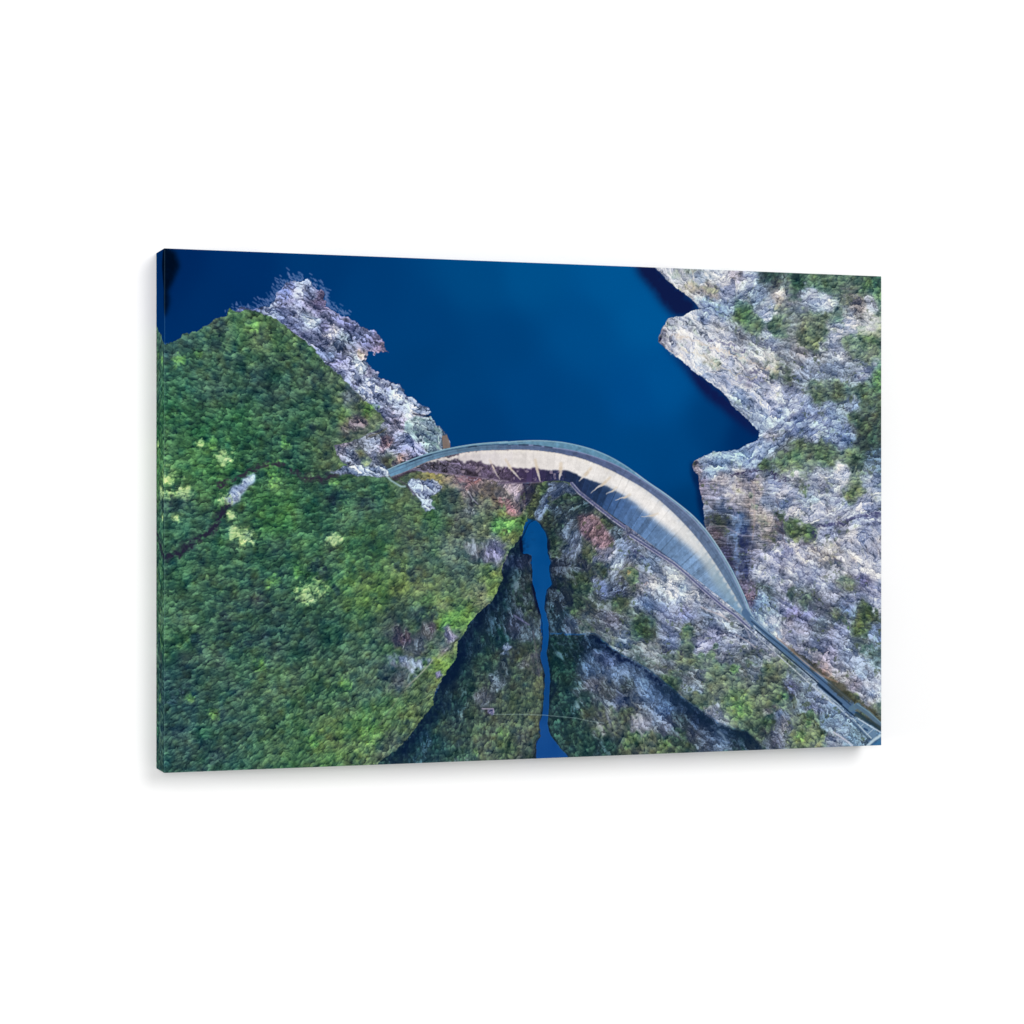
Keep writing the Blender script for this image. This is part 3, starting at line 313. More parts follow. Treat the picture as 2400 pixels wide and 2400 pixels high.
PTS=[('forest',4,161,50,85,75),('forest',17,195,45,85,60),('forest',76,126,70,105,75),('forest',137,107,75,105,65),('forest',198,122,65,95,60),('forest',251,155,60,90,60),('forest',295,223,70,95,65),('forest',340,248,80,100,65),('forest',76,210,50,80,65),('forest',163,209,45,75,62),('forest',251,241,50,80,60),('forest',34,279,45,90,55),('forest',120,278,45,88,55),('forest',207,302,42,80,58),('forest',268,276,55,85,58),('forest',295,327,70,90,60),('forest',12,329,60,100,60),('forest',76,363,55,100,55),('forest',163,345,45,85,55),('forest',34,439,45,80,60),('forest',180,414,50,95,50),('forest',251,405,45,85,60),('forest',340,387,50,85,60),('forest',431,413,60,90,55),('forest',504,449,70,95,70),('forest',570,413,75,100,55),('forest',579,440,80,140,65),('forest',579,502,85,110,55),('forest',551,546,110,140,70),('forest',76,515,50,85,60),('forest',163,516,48,85,62),('forest',251,534,48,85,55),('forest',340,492,48,90,52),('forest',431,501,60,85,65),('forest',486,492,85,105,90),('forest',340,552,85,115,60),('forest',431,562,65,105,60),('forest',476,589,100,140,65),('forest',8,616,50,85,60),('forest',94,600,50,85,62),('forest',180,619,42,72,60),('forest',268,620,42,75,58),('forest',340,622,55,85,65),('forest',412,606,60,85,65),('forest',467,633,85,95,90),('forest',8,700,38,70,65),('forest',94,702,48,78,62),('forest',180,704,60,90,62),('forest',268,707,55,85,58),('forest',340,700,60,90,70),('forest',376,736,75,105,65),('forest',449,694,85,110,60),('forest',17,784,42,75,68),('forest',102,787,50,82,65),('forest',189,790,58,88,60),('forest',268,793,80,110,60),('forest',340,778,80,110,60),('forest',376,805,80,95,75),('forest',76,820,45,78,65),('forest',215,817,65,100,60),('forest',412,763,75,95,60),('forest',402,359,70,85,60),('forest',449,362,130,115,65),('forest',497,364,160,85,85),('forest',497,377,125,105,100),('forest',516,362,150,80,80),('forest',526,375,110,90,90),('forest',546,380,100,85,75),('forest',584,380,125,105,115),('forest',584,413,125,85,90),('forest',565,398,100,85,80),('forest',594,435,70,95,55),('forest',569,437,70,130,70),('forest',507,417,80,85,85),('forest',468,408,55,75,65),('forest',526,444,90,100,75),('forest',546,426,75,90,70),('forest',584,459,85,95,50),('forest',488,371,120,110,95),('forest',478,390,60,80,65),('forest',308,228,75,85,90),('forest',336,245,85,110,55),('forest',298,255,75,100,55),('forest',313,269,95,75,80),('forest',280,264,45,75,55),('forest',345,278,90,105,85),('forest',468,435,60,90,55),('forest',507,450,80,85,80),('forest',555,482,100,95,130),('forest',546,519,90,110,70),('forest',516,476,85,90,100),('forest',497,518,60,80,70),('forest',526,557,120,125,90),('forest',557,532,90,115,60),('forest',392,541,95,115,60),('forest',345,544,80,110,55),('forest',430,550,90,115,65),('forest',468,573,85,105,65),('forest',468,593,85,130,55),('forest',497,586,105,140,65),('forest',420,590,40,60,60),('forest',392,581,55,75,60),('forest',392,624,65,60,75),('forest',420,636,65,75,85),('forest',373,639,50,85,60),('forest',440,614,75,75,80),('forest',449,651,65,95,70),('forest',478,661,100,130,65),('forest',459,673,110,140,55),('forest',430,696,60,80,55),('forest',382,693,75,85,85),('forest',468,648,100,95,100),('shore',227,58,150,150,190),('shore',209,70,120,115,155),('shore',200,56,80,90,140),('shore',227,48,110,125,170),('shore',246,56,120,125,165),('shore',191,88,95,100,145),('shore',172,94,140,150,190),('shore',209,91,120,125,165),('shore',236,101,165,180,200),('shore',242,79,130,120,155),('shore',200,111,105,110,155),('shore',218,127,110,110,155),('shore',246,128,130,135,175),('shore',255,115,80,75,115),('shore',268,127,170,165,195),('shore',283,107,95,95,140),('shore',301,114,90,95,145),('shore',292,136,110,125,150),('shore',301,144,75,75,105),('shore',264,145,95,100,145),('shore',283,163,105,105,155),('shore',273,154,105,125,160),('shore',316,167,150,165,190),('shore',136,83,70,80,135),('shore',255,68,95,75,110),('shore',302,115,95,100,150),('shore',330,126,105,110,160),('shore',348,134,110,105,150),('shore',339,142,55,50,80),('shore',358,146,120,95,120),('shore',322,160,170,135,125),('shore',296,130,150,165,175),('shore',300,144,90,95,115),('shore',270,122,180,170,190),('shore',311,166,155,165,185),('shore',279,163,100,115,150),('shore',296,189,120,120,165),('shore',318,185,165,180,195),('shore',333,192,125,115,155),('shore',337,210,170,180,215),('shore',367,210,130,135,180),('shore',386,222,160,175,215),('shore',318,212,110,115,150),('shore',311,229,100,110,100),('shore',348,224,180,190,225),('shore',283,175,105,100,150),('shore',354,214,140,145,180),('shore',377,232,165,180,215),('shore',366,223,100,105,150),('shore',402,235,150,160,200),('shore',420,249,175,190,220),('shore',392,250,120,130,170),('shore',373,254,110,110,140),('shore',383,266,140,125,145),('shore',354,290,95,100,105),('shore',336,287,85,85,95),('shore',366,305,130,95,105),('shore',392,299,120,130,175),('shore',411,311,125,125,175),('shore',383,314,95,100,140),('shore',388,328,160,120,110),('shore',373,321,120,125,120),('shore',366,335,70,75,60),('shore',420,322,110,115,160),('shore',351,303,135,145,185),('shore',326,312,110,115,130),('shore',298,318,135,145,170),('shore',322,325,90,100,75),('shore',345,326,120,125,150),('shore',308,336,120,125,145),('shore',436,315,110,140,145),('shore',392,333,80,75,100),('shore',289,311,130,115,130),('east',860,10,190,180,185),('east',891,9,185,180,175),('east',930,12,175,185,195),('east',904,32,185,165,145),('east',943,36,165,145,125),('east',981,22,160,160,185),('east',1021,14,150,155,185),('east',994,1,130,120,130),('east',1073,15,60,75,75),('east',1113,11,35,62,62),('east',1060,3,40,75,65),('east',1153,5,80,110,80),('east',943,55,130,150,195),('east',968,63,120,145,190),('east',1034,35,120,140,175),('east',1086,26,110,120,115),('east',1081,48,195,180,175),('east',1140,39,150,155,180),('east',1193,15,95,120,90),('east',1248,16,75,115,70),('east',1269,3,35,70,65),('east',1275,30,120,170,105),('east',1220,34,110,110,105),('east',1166,52,155,165,190),('east',1234,55,120,105,100),('east',1261,45,135,135,150),('east',1008,76,70,105,60),('east',1034,97,90,115,80),('east',1073,86,85,105,80),('east',1100,66,110,120,120),('east',1055,75,165,170,190),('east',935,76,130,145,190),('east',927,90,195,195,195),('east',956,94,200,190,185),('east',878,108,215,205,200),('east',904,117,220,205,195),('east',866,118,175,160,165),('east',930,124,210,205,205),('east',987,101,130,135,150),('east',981,117,165,165,185),('east',1008,126,120,120,130),('east',1060,115,140,150,180),('east',956,137,205,200,205),('east',904,143,180,185,205),('east',942,154,215,205,185),('east',981,155,200,195,200),('east',1008,150,215,205,195),('east',1060,166,210,195,180),('east',1034,140,140,145,160),('east',1086,143,125,130,140),('east',1126,138,120,110,110),('east',1153,84,115,125,100),('east',1140,113,110,115,90),('east',1193,105,165,170,190),('east',1220,92,175,180,200),('east',1261,91,205,190,175),('east',1193,78,115,130,120),('east',1261,115,90,120,75),('east',1220,121,110,120,105),('east',1193,136,145,145,160),('east',1261,134,105,115,100),('east',930,178,170,180,205),('east',981,184,165,170,195),('east',1034,188,130,125,155),('east',1073,180,100,105,100),('east',1100,186,90,95,90),('east',1140,169,120,130,155),('east',1193,168,120,130,150),('east',1248,171,140,145,175),('east',1275,188,80,130,70),('east',1034,207,180,185,205),('east',1073,201,175,175,205),('east',1008,224,140,155,185),('east',1060,230,165,170,205),('east',1113,229,140,145,185),('east',1100,203,110,110,135),('east',1153,209,90,110,85),('east',1193,208,80,105,75),('east',1248,208,75,95,75),('east',1180,230,125,140,175),('east',1220,227,115,130,160),('east',1261,232,75,90,80),('east',1220,244,75,95,75),('east',1047,259,145,160,190),('east',1086,251,135,145,185),('east',1140,246,110,120,160),('east',1113,263,130,145,190),('east',1166,262,140,155,200),('east',1207,264,135,155,205),('east',1060,287,130,125,135),('east',1140,286,150,165,210),('east',1193,286,125,145,190),('east',1247,268,55,70,60),('east',1261,292,45,70,60),('east',1113,306,85,95,80),('east',1153,310,80,100,70),('east',1034,307,150,170,210),('east',942,329,140,160,195),('east',963,333,130,160,195),('east',1005,319,130,160,200),('east',1026,328,130,145,190),('east',1068,299,140,155,190),('east',1090,310,85,90,90),('east',1132,306,80,95,75),('east',1090,332,75,95,75),('east',1176,317,85,100,75),('east',1219,331,85,100,75),('east',1111,341,100,125,80),('east',1263,320,60,85,110),('east',1252,295,50,65,60),('east',1274,336,70,90,110),('east',1047,338,60,75,60),('east',942,348,130,150,190),('east',921,342,140,125,140),('east',929,371,115,100,120),('east',963,363,190,165,160),('east',1005,371,190,165,155),('east',1026,359,120,120,155),('east',1036,374,180,155,145),('east',963,390,115,110,130),('east',990,394,165,155,165),('east',1026,399,160,140,135),('east',1058,390,130,135,155),('east',1090,384,200,190,195),('east',1068,370,150,155,190),('east',1111,351,175,170,185),('east',1154,362,150,150,170),('east',1197,350,180,180,195),('east',1263,370,155,165,190),('east',1219,385,110,120,80),('east',1154,386,150,150,165),('east',1089,405,110,125,160),('east',1143,399,130,145,170),('east',1197,399,140,145,180),('east',1241,405,165,165,190),('east',963,418,95,110,145),('east',1005,418,120,110,115),('east',1036,424,165,145,135),('east',1058,438,170,150,140),('east',1100,418,175,170,190),('east',1154,418,175,170,190),('east',1132,438,185,180,200),('east',1197,418,155,155,180),('east',1197,438,115,115,130),('east',1241,432,140,145,190),('east',963,434,60,65,60),('east',1000,438,85,115,165),('east',1026,447,120,110,120),('east',1058,463,140,120,110),('east',1089,447,100,95,110),('east',1111,453,80,95,65),('east',1132,453,80,100,65),('east',1176,455,125,130,170),('east',1241,458,155,160,195),('east',963,459,85,70,85),('east',958,476,70,65,75),('east',998,457,80,105,150),('east',1013,466,60,65,95),('east',1047,476,130,125,130),('east',1089,482,165,155,185),('east',1132,482,185,170,175),('east',1176,486,170,155,150),('east',1219,471,190,180,190),('east',1263,477,195,185,190),('east',973,501,50,50,90),('east',996,495,95,110,145),('east',1013,505,40,50,90),('east',1036,501,120,120,150),('east',1068,501,155,155,190),('east',1111,506,160,155,180),('east',1176,502,130,125,130),('east',1241,506,185,175,185),('east',1047,524,160,165,195),('east',1013,554,80,70,95),('east',1005,506,85,95,135),('east',984,497,50,45,80),('east',1047,516,160,160,190),('east',1068,497,165,160,195),('east',1111,488,175,165,180),('east',1132,517,150,150,180),('east',1176,502,120,115,115),('east',1219,508,170,160,165),('east',1263,518,180,170,180),('east',1089,546,145,145,175),('east',1154,537,150,150,180),('east',1219,541,120,125,110),('east',1241,540,90,85,130),('east',1263,557,170,165,195),('east',1047,553,70,85,90),('east',1100,563,90,105,95),('east',1132,575,100,115,105),('east',1176,560,130,130,150),('east',1219,576,130,135,170),('east',1274,577,155,155,185),('east',1026,568,130,100,125),('east',1043,580,110,140,185),('east',1047,597,135,165,195),('east',1068,609,170,170,185),('east',1068,586,120,135,155),('east',1089,575,125,125,165),('east',1132,595,95,95,135),('east',1111,598,100,95,140),('east',1165,591,95,95,110),('east',1197,605,90,100,90),('east',1208,596,70,90,130),('east',1252,600,70,90,60),('east',1241,620,85,105,60),('east',1276,606,80,90,95),('east',1068,624,135,155,185),('east',1111,619,125,120,140),('east',1154,618,90,100,110),('east',1197,627,120,125,165),('east',1089,638,160,150,165),('east',1132,643,130,135,165),('east',1176,644,105,110,140),('east',1241,645,95,110,110),('east',1274,636,90,110,150),('east',1132,668,150,145,160),('east',1176,673,135,125,150),('east',1219,674,120,130,160),('east',1274,665,80,110,115),('east',1165,702,155,125,120),('east',1197,699,130,130,145),('east',1241,704,115,130,160),('east',1208,713,125,120,120),('east',1186,722,110,100,70),('east',1241,733,140,140,160),('east',1274,744,145,150,180),('east',1230,746,100,100,80),('east',1230,725,140,130,150),('east',1195,724,150,130,130),('east',1212,743,95,95,65),('east',1248,752,140,135,135),('east',1265,734,135,140,175),('east',1274,762,110,135,110),('east',1262,773,130,125,110),('east',1239,778,60,75,70),('ridge',652,423,55,75,70),('ridge',688,414,45,65,75),('ridge',680,453,75,90,115),('ridge',692,475,85,95,120),('ridge',664,469,60,75,70),('ridge',654,445,40,60,65),('ridge',768,432,45,65,70),('ridge',778,445,60,80,95),('ridge',799,460,110,110,130),('ridge',724,485,100,110,70),('ridge',708,505,50,60,80),('ridge',668,507,40,50,70),('ridge',688,535,50,65,70),('ridge',708,546,70,95,65),('ridge',768,509,150,160,185),('ridge',788,485,110,125,160),('ridge',829,508,110,125,150),('ridge',744,520,80,90,80),('ridge',794,528,110,110,90),('ridge',742,546,100,115,165),('ridge',778,549,50,60,95),('ridge',829,540,165,160,170),('ridge',870,548,180,180,190),('ridge',912,548,190,185,195),('ridge',829,574,110,130,170),('ridge',778,568,80,100,65),('ridge',870,593,120,130,175),('ridge',819,619,45,75,50),('ridge',758,601,80,80,100),('ridge',728,572,75,85,85),('ridge',698,587,65,85,70),('ridge',668,572,35,50,70),('ridge',748,629,110,120,120),('ridge',788,639,130,145,160),('ridge',829,649,125,130,135),('ridge',870,631,120,130,170),('ridge',901,622,105,115,100),('ridge',932,642,140,140,190),('ridge',912,666,100,120,80),('ridge',809,668,95,110,115),('ridge',668,605,30,60,80),('ridge',688,615,60,80,110),('ridge',748,488,165,155,175),('ridge',664,544,25,40,60),('ridge',658,581,25,50,65),('ridge',708,610,85,95,100),('ridge',900,544,150,165,190),('ridge',911,557,170,170,180),('ridge',942,573,170,170,190),('ridge',973,592,180,180,195),('ridge',900,591,110,115,160),('ridge',942,601,110,125,150),('ridge',921,620,100,105,120),('ridge',952,630,125,125,165),('ridge',984,640,140,145,180),('ridge',984,612,130,140,150),('ridge',1005,612,150,155,170),('ridge',1036,651,140,145,170),('ridge',1068,665,165,165,180),('ridge',911,658,90,110,100),('ridge',942,668,125,135,120),('ridge',973,669,120,125,150),('ridge',1026,676,95,105,110),('ridge',1079,677,120,135,100),('ridge',921,696,110,120,125),('ridge',963,691,115,135,100),('ridge',1026,699,120,130,140),('ridge',1068,700,110,120,85),('ridge',1111,710,120,135,140),('ridge',963,726,110,120,105),('ridge',921,725,100,115,135),('ridge',1015,718,105,115,110),('ridge',1068,728,95,110,85),('ridge',1100,726,80,85,130),('ridge',1132,720,140,155,175),('ridge',1005,746,115,140,80),('ridge',1068,748,90,110,70),('ridge',1132,750,120,140,150),('ridge',1074,732,110,125,100),('ridge',1100,753,110,125,110),('ridge',1143,749,115,125,150),('ridge',1143,762,95,105,150),('ridge',1178,786,105,135,165),('ridge',1204,794,115,140,175),('ridge',1083,778,90,110,150),('ridge',1092,786,125,120,130),('ridge',1134,789,110,130,90),('ridge',1066,762,105,100,100),('ridge',1061,790,60,90,60),('ridge',1074,812,80,85,110),('ridge',1117,814,115,135,80),('ridge',1160,812,120,130,90),('ridge',1186,825,150,160,185),('ridge',1230,814,100,130,150),('ridge',1239,827,95,125,150),('ridge',1265,831,60,110,160),('ridge',823,675,90,105,110),('ridge',864,683,95,105,115),('ridge',905,709,95,105,120),('ridge',968,701,110,125,95),('ridge',999,755,115,150,80),('ridge',957,777,125,130,150),('ridge',874,716,65,85,65),('ridge',926,744,110,120,90),('ridge',613,382,60,55,80),('ridge',603,394,55,50,75),('ridge',621,409,75,85,50),('ridge',633,383,70,80,60),('ridge',613,428,70,85,50),('ridge',641,437,65,75,50),('ridge',692,394,45,65,60),('ridge',716,402,35,55,65),('ridge',664,419,40,60,85),('ridge',680,406,55,75,75),('ridge',740,413,95,100,95),('ridge',753,428,55,70,55),('ridge',769,443,70,85,105),('ridge',657,376,70,75,60),('ridge',793,434,90,90,120),('ridge',692,370,80,85,60),('valley',672,647,20,50,62),('valley',702,657,20,47,60),('valley',682,703,25,62,60),('valley',662,675,22,62,60),('valley',732,648,20,45,75),('valley',762,668,75,95,145),('valley',772,692,85,110,150),('valley',734,682,60,90,130),('valley',823,705,95,125,170),('valley',854,726,75,105,150),('valley',793,715,50,65,75),('valley',864,755,75,110,165),('valley',782,738,75,90,130),('valley',752,724,70,80,90),('valley',732,714,85,90,110),('valley',712,738,50,75,85),('valley',722,757,75,85,75),('valley',692,750,30,65,70),('valley',702,788,35,70,65),('valley',672,778,30,70,70),('valley',742,780,85,90,90),('valley',762,771,95,100,95),('valley',793,772,75,85,70),('valley',813,778,130,130,145),('valley',844,773,90,105,130),('valley',864,784,75,85,110),('valley',895,775,50,70,80),('valley',916,795,65,75,95),('valley',833,805,110,110,90),('valley',793,815,85,105,70),('valley',864,818,90,110,70),('valley',895,813,60,75,75),('valley',947,811,60,75,100),('valley',968,802,110,135,165),('valley',999,807,30,50,65),('valley',712,816,40,75,70),('valley',752,818,30,60,65),('valley',895,746,45,75,115),('valley',926,776,30,50,85),('valley',885,739,45,80,130),('valley',762,640,20,45,75),('bank',535,608,20,50,68),('bank',564,627,20,60,70),('bank',516,644,22,55,70),('bank',594,599,45,55,80),('bank',614,618,60,80,95),('bank',594,655,55,70,70),('bank',614,655,60,80,60),('bank',623,665,85,85,90),('bank',535,672,40,70,65),('bank',564,682,50,65,75),('bank',497,680,30,60,65),('bank',497,717,30,60,62),('bank',535,709,60,75,70),('bank',555,704,65,80,95),('bank',594,701,60,85,65),('bank',627,711,90,100,70),('bank',574,738,75,95,70),('bank',535,727,75,80,90),('bank',477,744,28,60,72),('bank',516,749,60,75,70),('bank',594,747,80,95,65),('bank',564,765,80,95,75),('bank',623,776,85,95,80),('bank',497,772,50,75,75),('bank',458,780,55,85,65),('bank',535,782,70,90,75),('bank',564,793,80,100,70),('bank',439,761,28,65,72),('bank',574,811,75,95,65),('bank',458,807,45,80,78),('bank',430,797,22,60,78),('bank',401,814,25,65,78),('bank',497,818,55,80,75),('bank',535,816,80,100,75),('bank',614,803,80,90,85),('bank',614,822,75,80,80),('bank',382,825,30,60,72),('bank',594,501,45,50,80),('bank',584,528,30,55,60),('bank',604,547,45,60,65),('bank',565,565,25,55,65),('bank',614,584,50,65,65),('bank',546,592,22,50,68),('bank',594,606,50,60,85),('bank',588,482,30,50,60),('water',17,9,0,40,95),('water',120,22,0,46,103),('water',94,91,0,46,102),('water',251,18,0,55,112),('water',340,66,0,60,118),('water',431,116,0,62,120),('water',523,25,0,72,130),('water',617,22,0,80,140),('water',760,17,0,85,148),('water',828,87,0,86,150),('water',712,108,0,76,138),('water',570,130,0,66,125),('water',477,202,0,64,122),('water',431,168,0,60,116),('water',617,226,0,67,128),('water',712,270,0,68,128),('water',809,223,0,75,140),('water',858,195,0,80,145),('water',809,314,0,70,130),('water',888,340,0,68,128),('water',957,266,0,62,120),('water',1008,284,0,45,100),('water',907,404,0,58,112),('water',523,272,0,60,118),('water',626,467,5,78,145),('water',631,520,8,80,148),('water',640,592,12,80,150),('water',645,716,16,72,138),('water',650,824,24,80,152)]
DIRS=[(878,26,42),(956,35,20),(904,131,40),(981,200,40),(1034,247,42),(1008,140,28),(1086,91,-10),(1166,40,8),(1166,113,12),(1220,160,8),(1113,162,22),(1140,246,-30),(1193,281,12),(1248,232,-25),(1034,33,-25),(963,333,-5),(1068,316,-28),(1176,315,22),(984,390,3),(973,447,2),(984,505,5),(1047,428,5),(1132,389,8),(1219,418,-12),(1132,438,4),(1197,487,22),(1263,487,30),(1089,496,8),(1068,517,8),(1154,517,15),(1241,557,25),(1132,575,20),(1068,613,40),(1132,633,25),(1219,654,15),(1197,703,25),(1263,734,28),(688,460,-60),(678,535,60),(768,507,-45),(829,517,20),(912,556,25),(850,584,35),(768,629,28),(870,650,28),(921,610,10),(963,659,5),(942,725,15),(1026,708,20),(1068,728,25),(1178,781,35),(1092,779,50),(653,419,-50),(692,391,-20),(682,685,60),(762,686,50),(844,745,45),(803,782,60),(926,785,40),(722,798,50),(555,645,80),(535,736,100),(594,775,-60),(477,790,80),(584,547,80),(209,66,30),(191,102,30),(283,154,35),(311,135,25),(330,198,35),(392,244,30),(392,308,20),(430,280,45)]
BLOBS=[(95,332,11.8,(158,190,112),0.95),(5,366,11.8,(158,190,112),0.95),(27,387,10.6,(158,190,112),0.95),(5,392,9.4,(158,190,112),0.95),(96,398,8.9,(158,190,112),0.95),(112,451,10.6,(158,190,112),0.95),(129,456,11.8,(158,190,112),0.95),(107,424,7.1,(158,190,112),0.95),(277,464,9.4,(158,190,112),0.95),(227,550,11.8,(158,190,112),0.95),(236,561,8.2,(158,190,112),0.95),(244,539,14.1,(158,190,112),0.95),(18,429,5.9,(158,190,112),0.95),(55,310,5.9,(158,190,112),0.95),(75,309,7.8,(105,160,72),0.6),(24,176,7.8,(105,160,72),0.6),(54,164,5.9,(105,160,72),0.6),(143,120,7.8,(105,160,72),0.6),(176,530,9.8,(105,160,72),0.6),(218,514,8.8,(105,160,72),0.6),(154,667,9.8,(105,160,72),0.6),(77,741,8.8,(105,160,72),0.6),(38,713,7.8,(105,160,72),0.6),(180,369,9.8,(105,160,72),0.6),(176,351,11.8,(105,160,72),0.6),(196,308,7.8,(105,160,72),0.6),(297,701,7.8,(105,160,72),0.6),(242,791,8.8,(105,160,72),0.6),(341,778,11.8,(105,160,72),0.6),(561,443,11.8,(105,160,72),0.6),(577,438,9.8,(105,160,72),0.6),(278,367,7.8,(105,160,72),0.6),(336,252,7.8,(105,160,72),0.6),(696,587,4.9,(105,160,72),0.6),(950,666,6.9,(98,132,74),0.45),(929,666,4.9,(98,132,74),0.45),(992,691,6.9,(98,132,74),0.45),(1208,616,4.9,(98,132,74),0.45),(1005,752,7.8,(98,132,74),0.45),(1002,72,7.3,(98,132,74),0.45),(1275,25,8.5,(98,132,74),0.45),(1275,190,7.3,(98,132,74),0.45),(999,759,9.8,(105,160,72),0.6),(1006,769,5.9,(105,160,72),0.6),(958,649,4.3,(98,132,74),0.45),(1186,315,3.9,(98,132,74),0.45),(1117,337,5.9,(98,132,74),0.45),(1074,328,4.9,(98,132,74),0.45),(1104,351,3.9,(98,132,74),0.45),(1090,740,6.3,(105,160,72),0.6),(1133,789,6.3,(105,160,72),0.6),(1121,810,7.8,(105,160,72),0.6),(993,692,5.9,(105,160,72),0.6),(866,818,5.9,(105,160,72),0.6),(563,785,6.9,(105,160,72),0.6),(520,819,4.9,(105,160,72),0.6),(790,817,5.9,(105,160,72),0.6),(332,336,5.5,(165,190,110),0.9),(89,123,9.8,(18,38,50),0.6),(82,150,11.8,(18,38,50),0.6),(32,703,8.8,(18,38,50),0.6),(18,715,13.7,(18,38,50),0.6),(6,786,8.8,(18,38,50),0.6),(86,810,11.8,(18,38,50),0.6),(64,790,9.8,(18,38,50),0.6),(246,507,11.8,(18,38,50),0.6),(264,520,9.8,(18,38,50),0.6),(96,585,5.9,(18,38,50),0.6),(134,630,5.9,(18,38,50),0.6),(-6,407,9.8,(18,38,50),0.6),(20,406,11.8,(18,38,50),0.6),(384,506,6.9,(18,38,50),0.6),(407,523,7.8,(18,38,50),0.6),(424,587,9.8,(18,38,50),0.6),(449,585,8.8,(18,38,50),0.6),(417,658,4.9,(18,38,50),0.6),(283,392,9.8,(18,38,50),0.6),(332,401,11.8,(18,38,50),0.6),(242,281,5.9,(18,38,50),0.6),(273,399,5.9,(18,38,50),0.6),(280,545,5.9,(18,38,50),0.6),(401,769,7.8,(18,38,50),0.6),(163,618,7.8,(18,38,50),0.6),(50,622,9.8,(18,38,50),0.6),(817,619,8.2,(70,95,48),0.7),(815,618,6.9,(70,95,48),0.7),(1128,379,7.8,(70,95,48),0.7),(1219,387,6.9,(70,95,48),0.7),(1111,455,11.8,(70,95,48),0.7),(1132,453,11.8,(70,95,48),0.7),(778,568,7.8,(70,95,48),0.7),(1252,606,13.7,(70,95,48),0.7),(1236,625,11.8,(70,95,48),0.7),(1081,424,7.8,(70,95,48),0.7),(1102,440,9.8,(70,95,48),0.7),(397,624,8.8,(75,55,75),0.5),(400,625,9.8,(75,55,75),0.5),(443,611,5.9,(75,55,75),0.5),(574,646,5.5,(140,165,205),0.7),(575,646,5.5,(140,165,205),0.7),(569,654,2.9,(140,165,205),0.7),(547,752,4.3,(120,105,160),0.8),(796,522,4.3,(180,120,80),0.7),(827,541,4.3,(190,140,120),0.6),(1030,566,4.9,(150,95,95),0.7),(1165,703,4.9,(190,120,100),0.6),(1104,662,3.5,(190,130,110),0.6),(390,328,5.9,(175,120,95),0.6),(366,301,6.9,(140,85,90),0.6),(324,161,4.3,(205,160,140),0.9),(330,163,2.7,(10,15,30),0.9),(853,120,2.9,(25,20,70),0.9),(1028,284,1.6,(90,140,200),0.9),(886,110,12.1,(228,215,205),0.5),(919,124,14.6,(228,215,205),0.5),(956,142,14.6,(228,215,205),0.5),(1028,164,12.1,(228,215,205),0.5),(940,154,7.3,(205,175,145),0.45),(963,163,6.1,(205,175,145),0.45),(1073,170,6.1,(205,175,145),0.45),(1269,93,9.7,(205,175,145),0.45),(1078,47,10.9,(205,175,145),0.45),(919,27,7.3,(205,175,145),0.45),(950,39,7.3,(205,175,145),0.45),(1005,371,11.8,(205,175,145),0.45),(1034,372,7.8,(205,175,145),0.45),(1043,428,11.8,(205,175,145),0.45),(1186,490,11.8,(205,175,145),0.45),(1143,484,9.8,(205,175,145),0.45),(1165,496,7.8,(205,175,145),0.45),(505,364,11.8,(150,80,85),0.4),(488,364,6.9,(150,80,85),0.4),(575,404,7.8,(150,80,85),0.4),(583,417,7.8,(150,80,85),0.4),(566,402,5.9,(150,80,85),0.4),(582,417,6.9,(150,80,85),0.4)]
FINS=[((578.8,341.0),(596.4,363.1),3.4),((627.9,342.5),(635.2,367.5),4.5),((670.9,345.0),(669.1,360.9),5.5),((720.4,351.2),(705.4,363.5),4.4),((752.6,367.9),(728.4,383.9),3.8),((767.7,381.0),(754.6,387.0),2.6),((791.0,393.1),(771.8,398.8),2.8),((548.5,341.2),(560.2,361.4),2.2),((842.0,424.2),(819.5,426.1),2.2)]

# ---------------------------------------------------------------- scene
scene=bpy.context.scene
WORLD=.42; GAIN=.735
LAMPS=[('key_softbox',13,20,6.,3.0,185),('front_fill',-19,2,6.,2.0,131),('left_fill',-72,0,6.,2.5,140)]  # front and left lamps are added fills for the wall shadow and side face
HC=0.60                       # print height in metres
WC=HC*1.5372; DC=HC*0.0858    # width and depth of the wrapped frame
ZC=1.50                       # height of the print's centre above the floor
col=scene.collection

def to_lin(c):
    return np.where(c<=.04045,c/12.92,((c+.055)/1.055)**2.4)

def grid_object(name,pos,rgb,mat,parent):
    """pos (rows,cols,3) and rgb (rows,cols,3) -> one mesh with a colour per vertex"""
    h,w=pos.shape[:2]
    me=bpy.data.meshes.new(name)
    n=h*w; me.vertices.add(n); me.vertices.foreach_set('co',pos.reshape(-1).astype(np.float32))
    idx=np.arange(n,dtype=np.int32).reshape(h,w)
    q=np.stack([idx[1:,:-1],idx[1:,1:],idx[:-1,1:],idx[:-1,:-1]],-1).reshape(-1,4)
    k=len(q); me.loops.add(k*4); me.loops.foreach_set('vertex_index',q.reshape(-1))
    me.polygons.add(k); me.polygons.foreach_set('loop_start',np.arange(0,k*4,4,dtype=np.int32))
    me.update(calc_edges=True)
    a=me.color_attributes.new('ink','FLOAT_COLOR','POINT')
    c=np.ones((n,4),np.float32); c[:,:3]=to_lin(rgb.reshape(-1,3)); a.data.foreach_set('color',c.reshape(-1))
    me.materials.append(mat)
    o=bpy.data.objects.new(name,me); col.objects.link(o); o.parent=parent
    return o

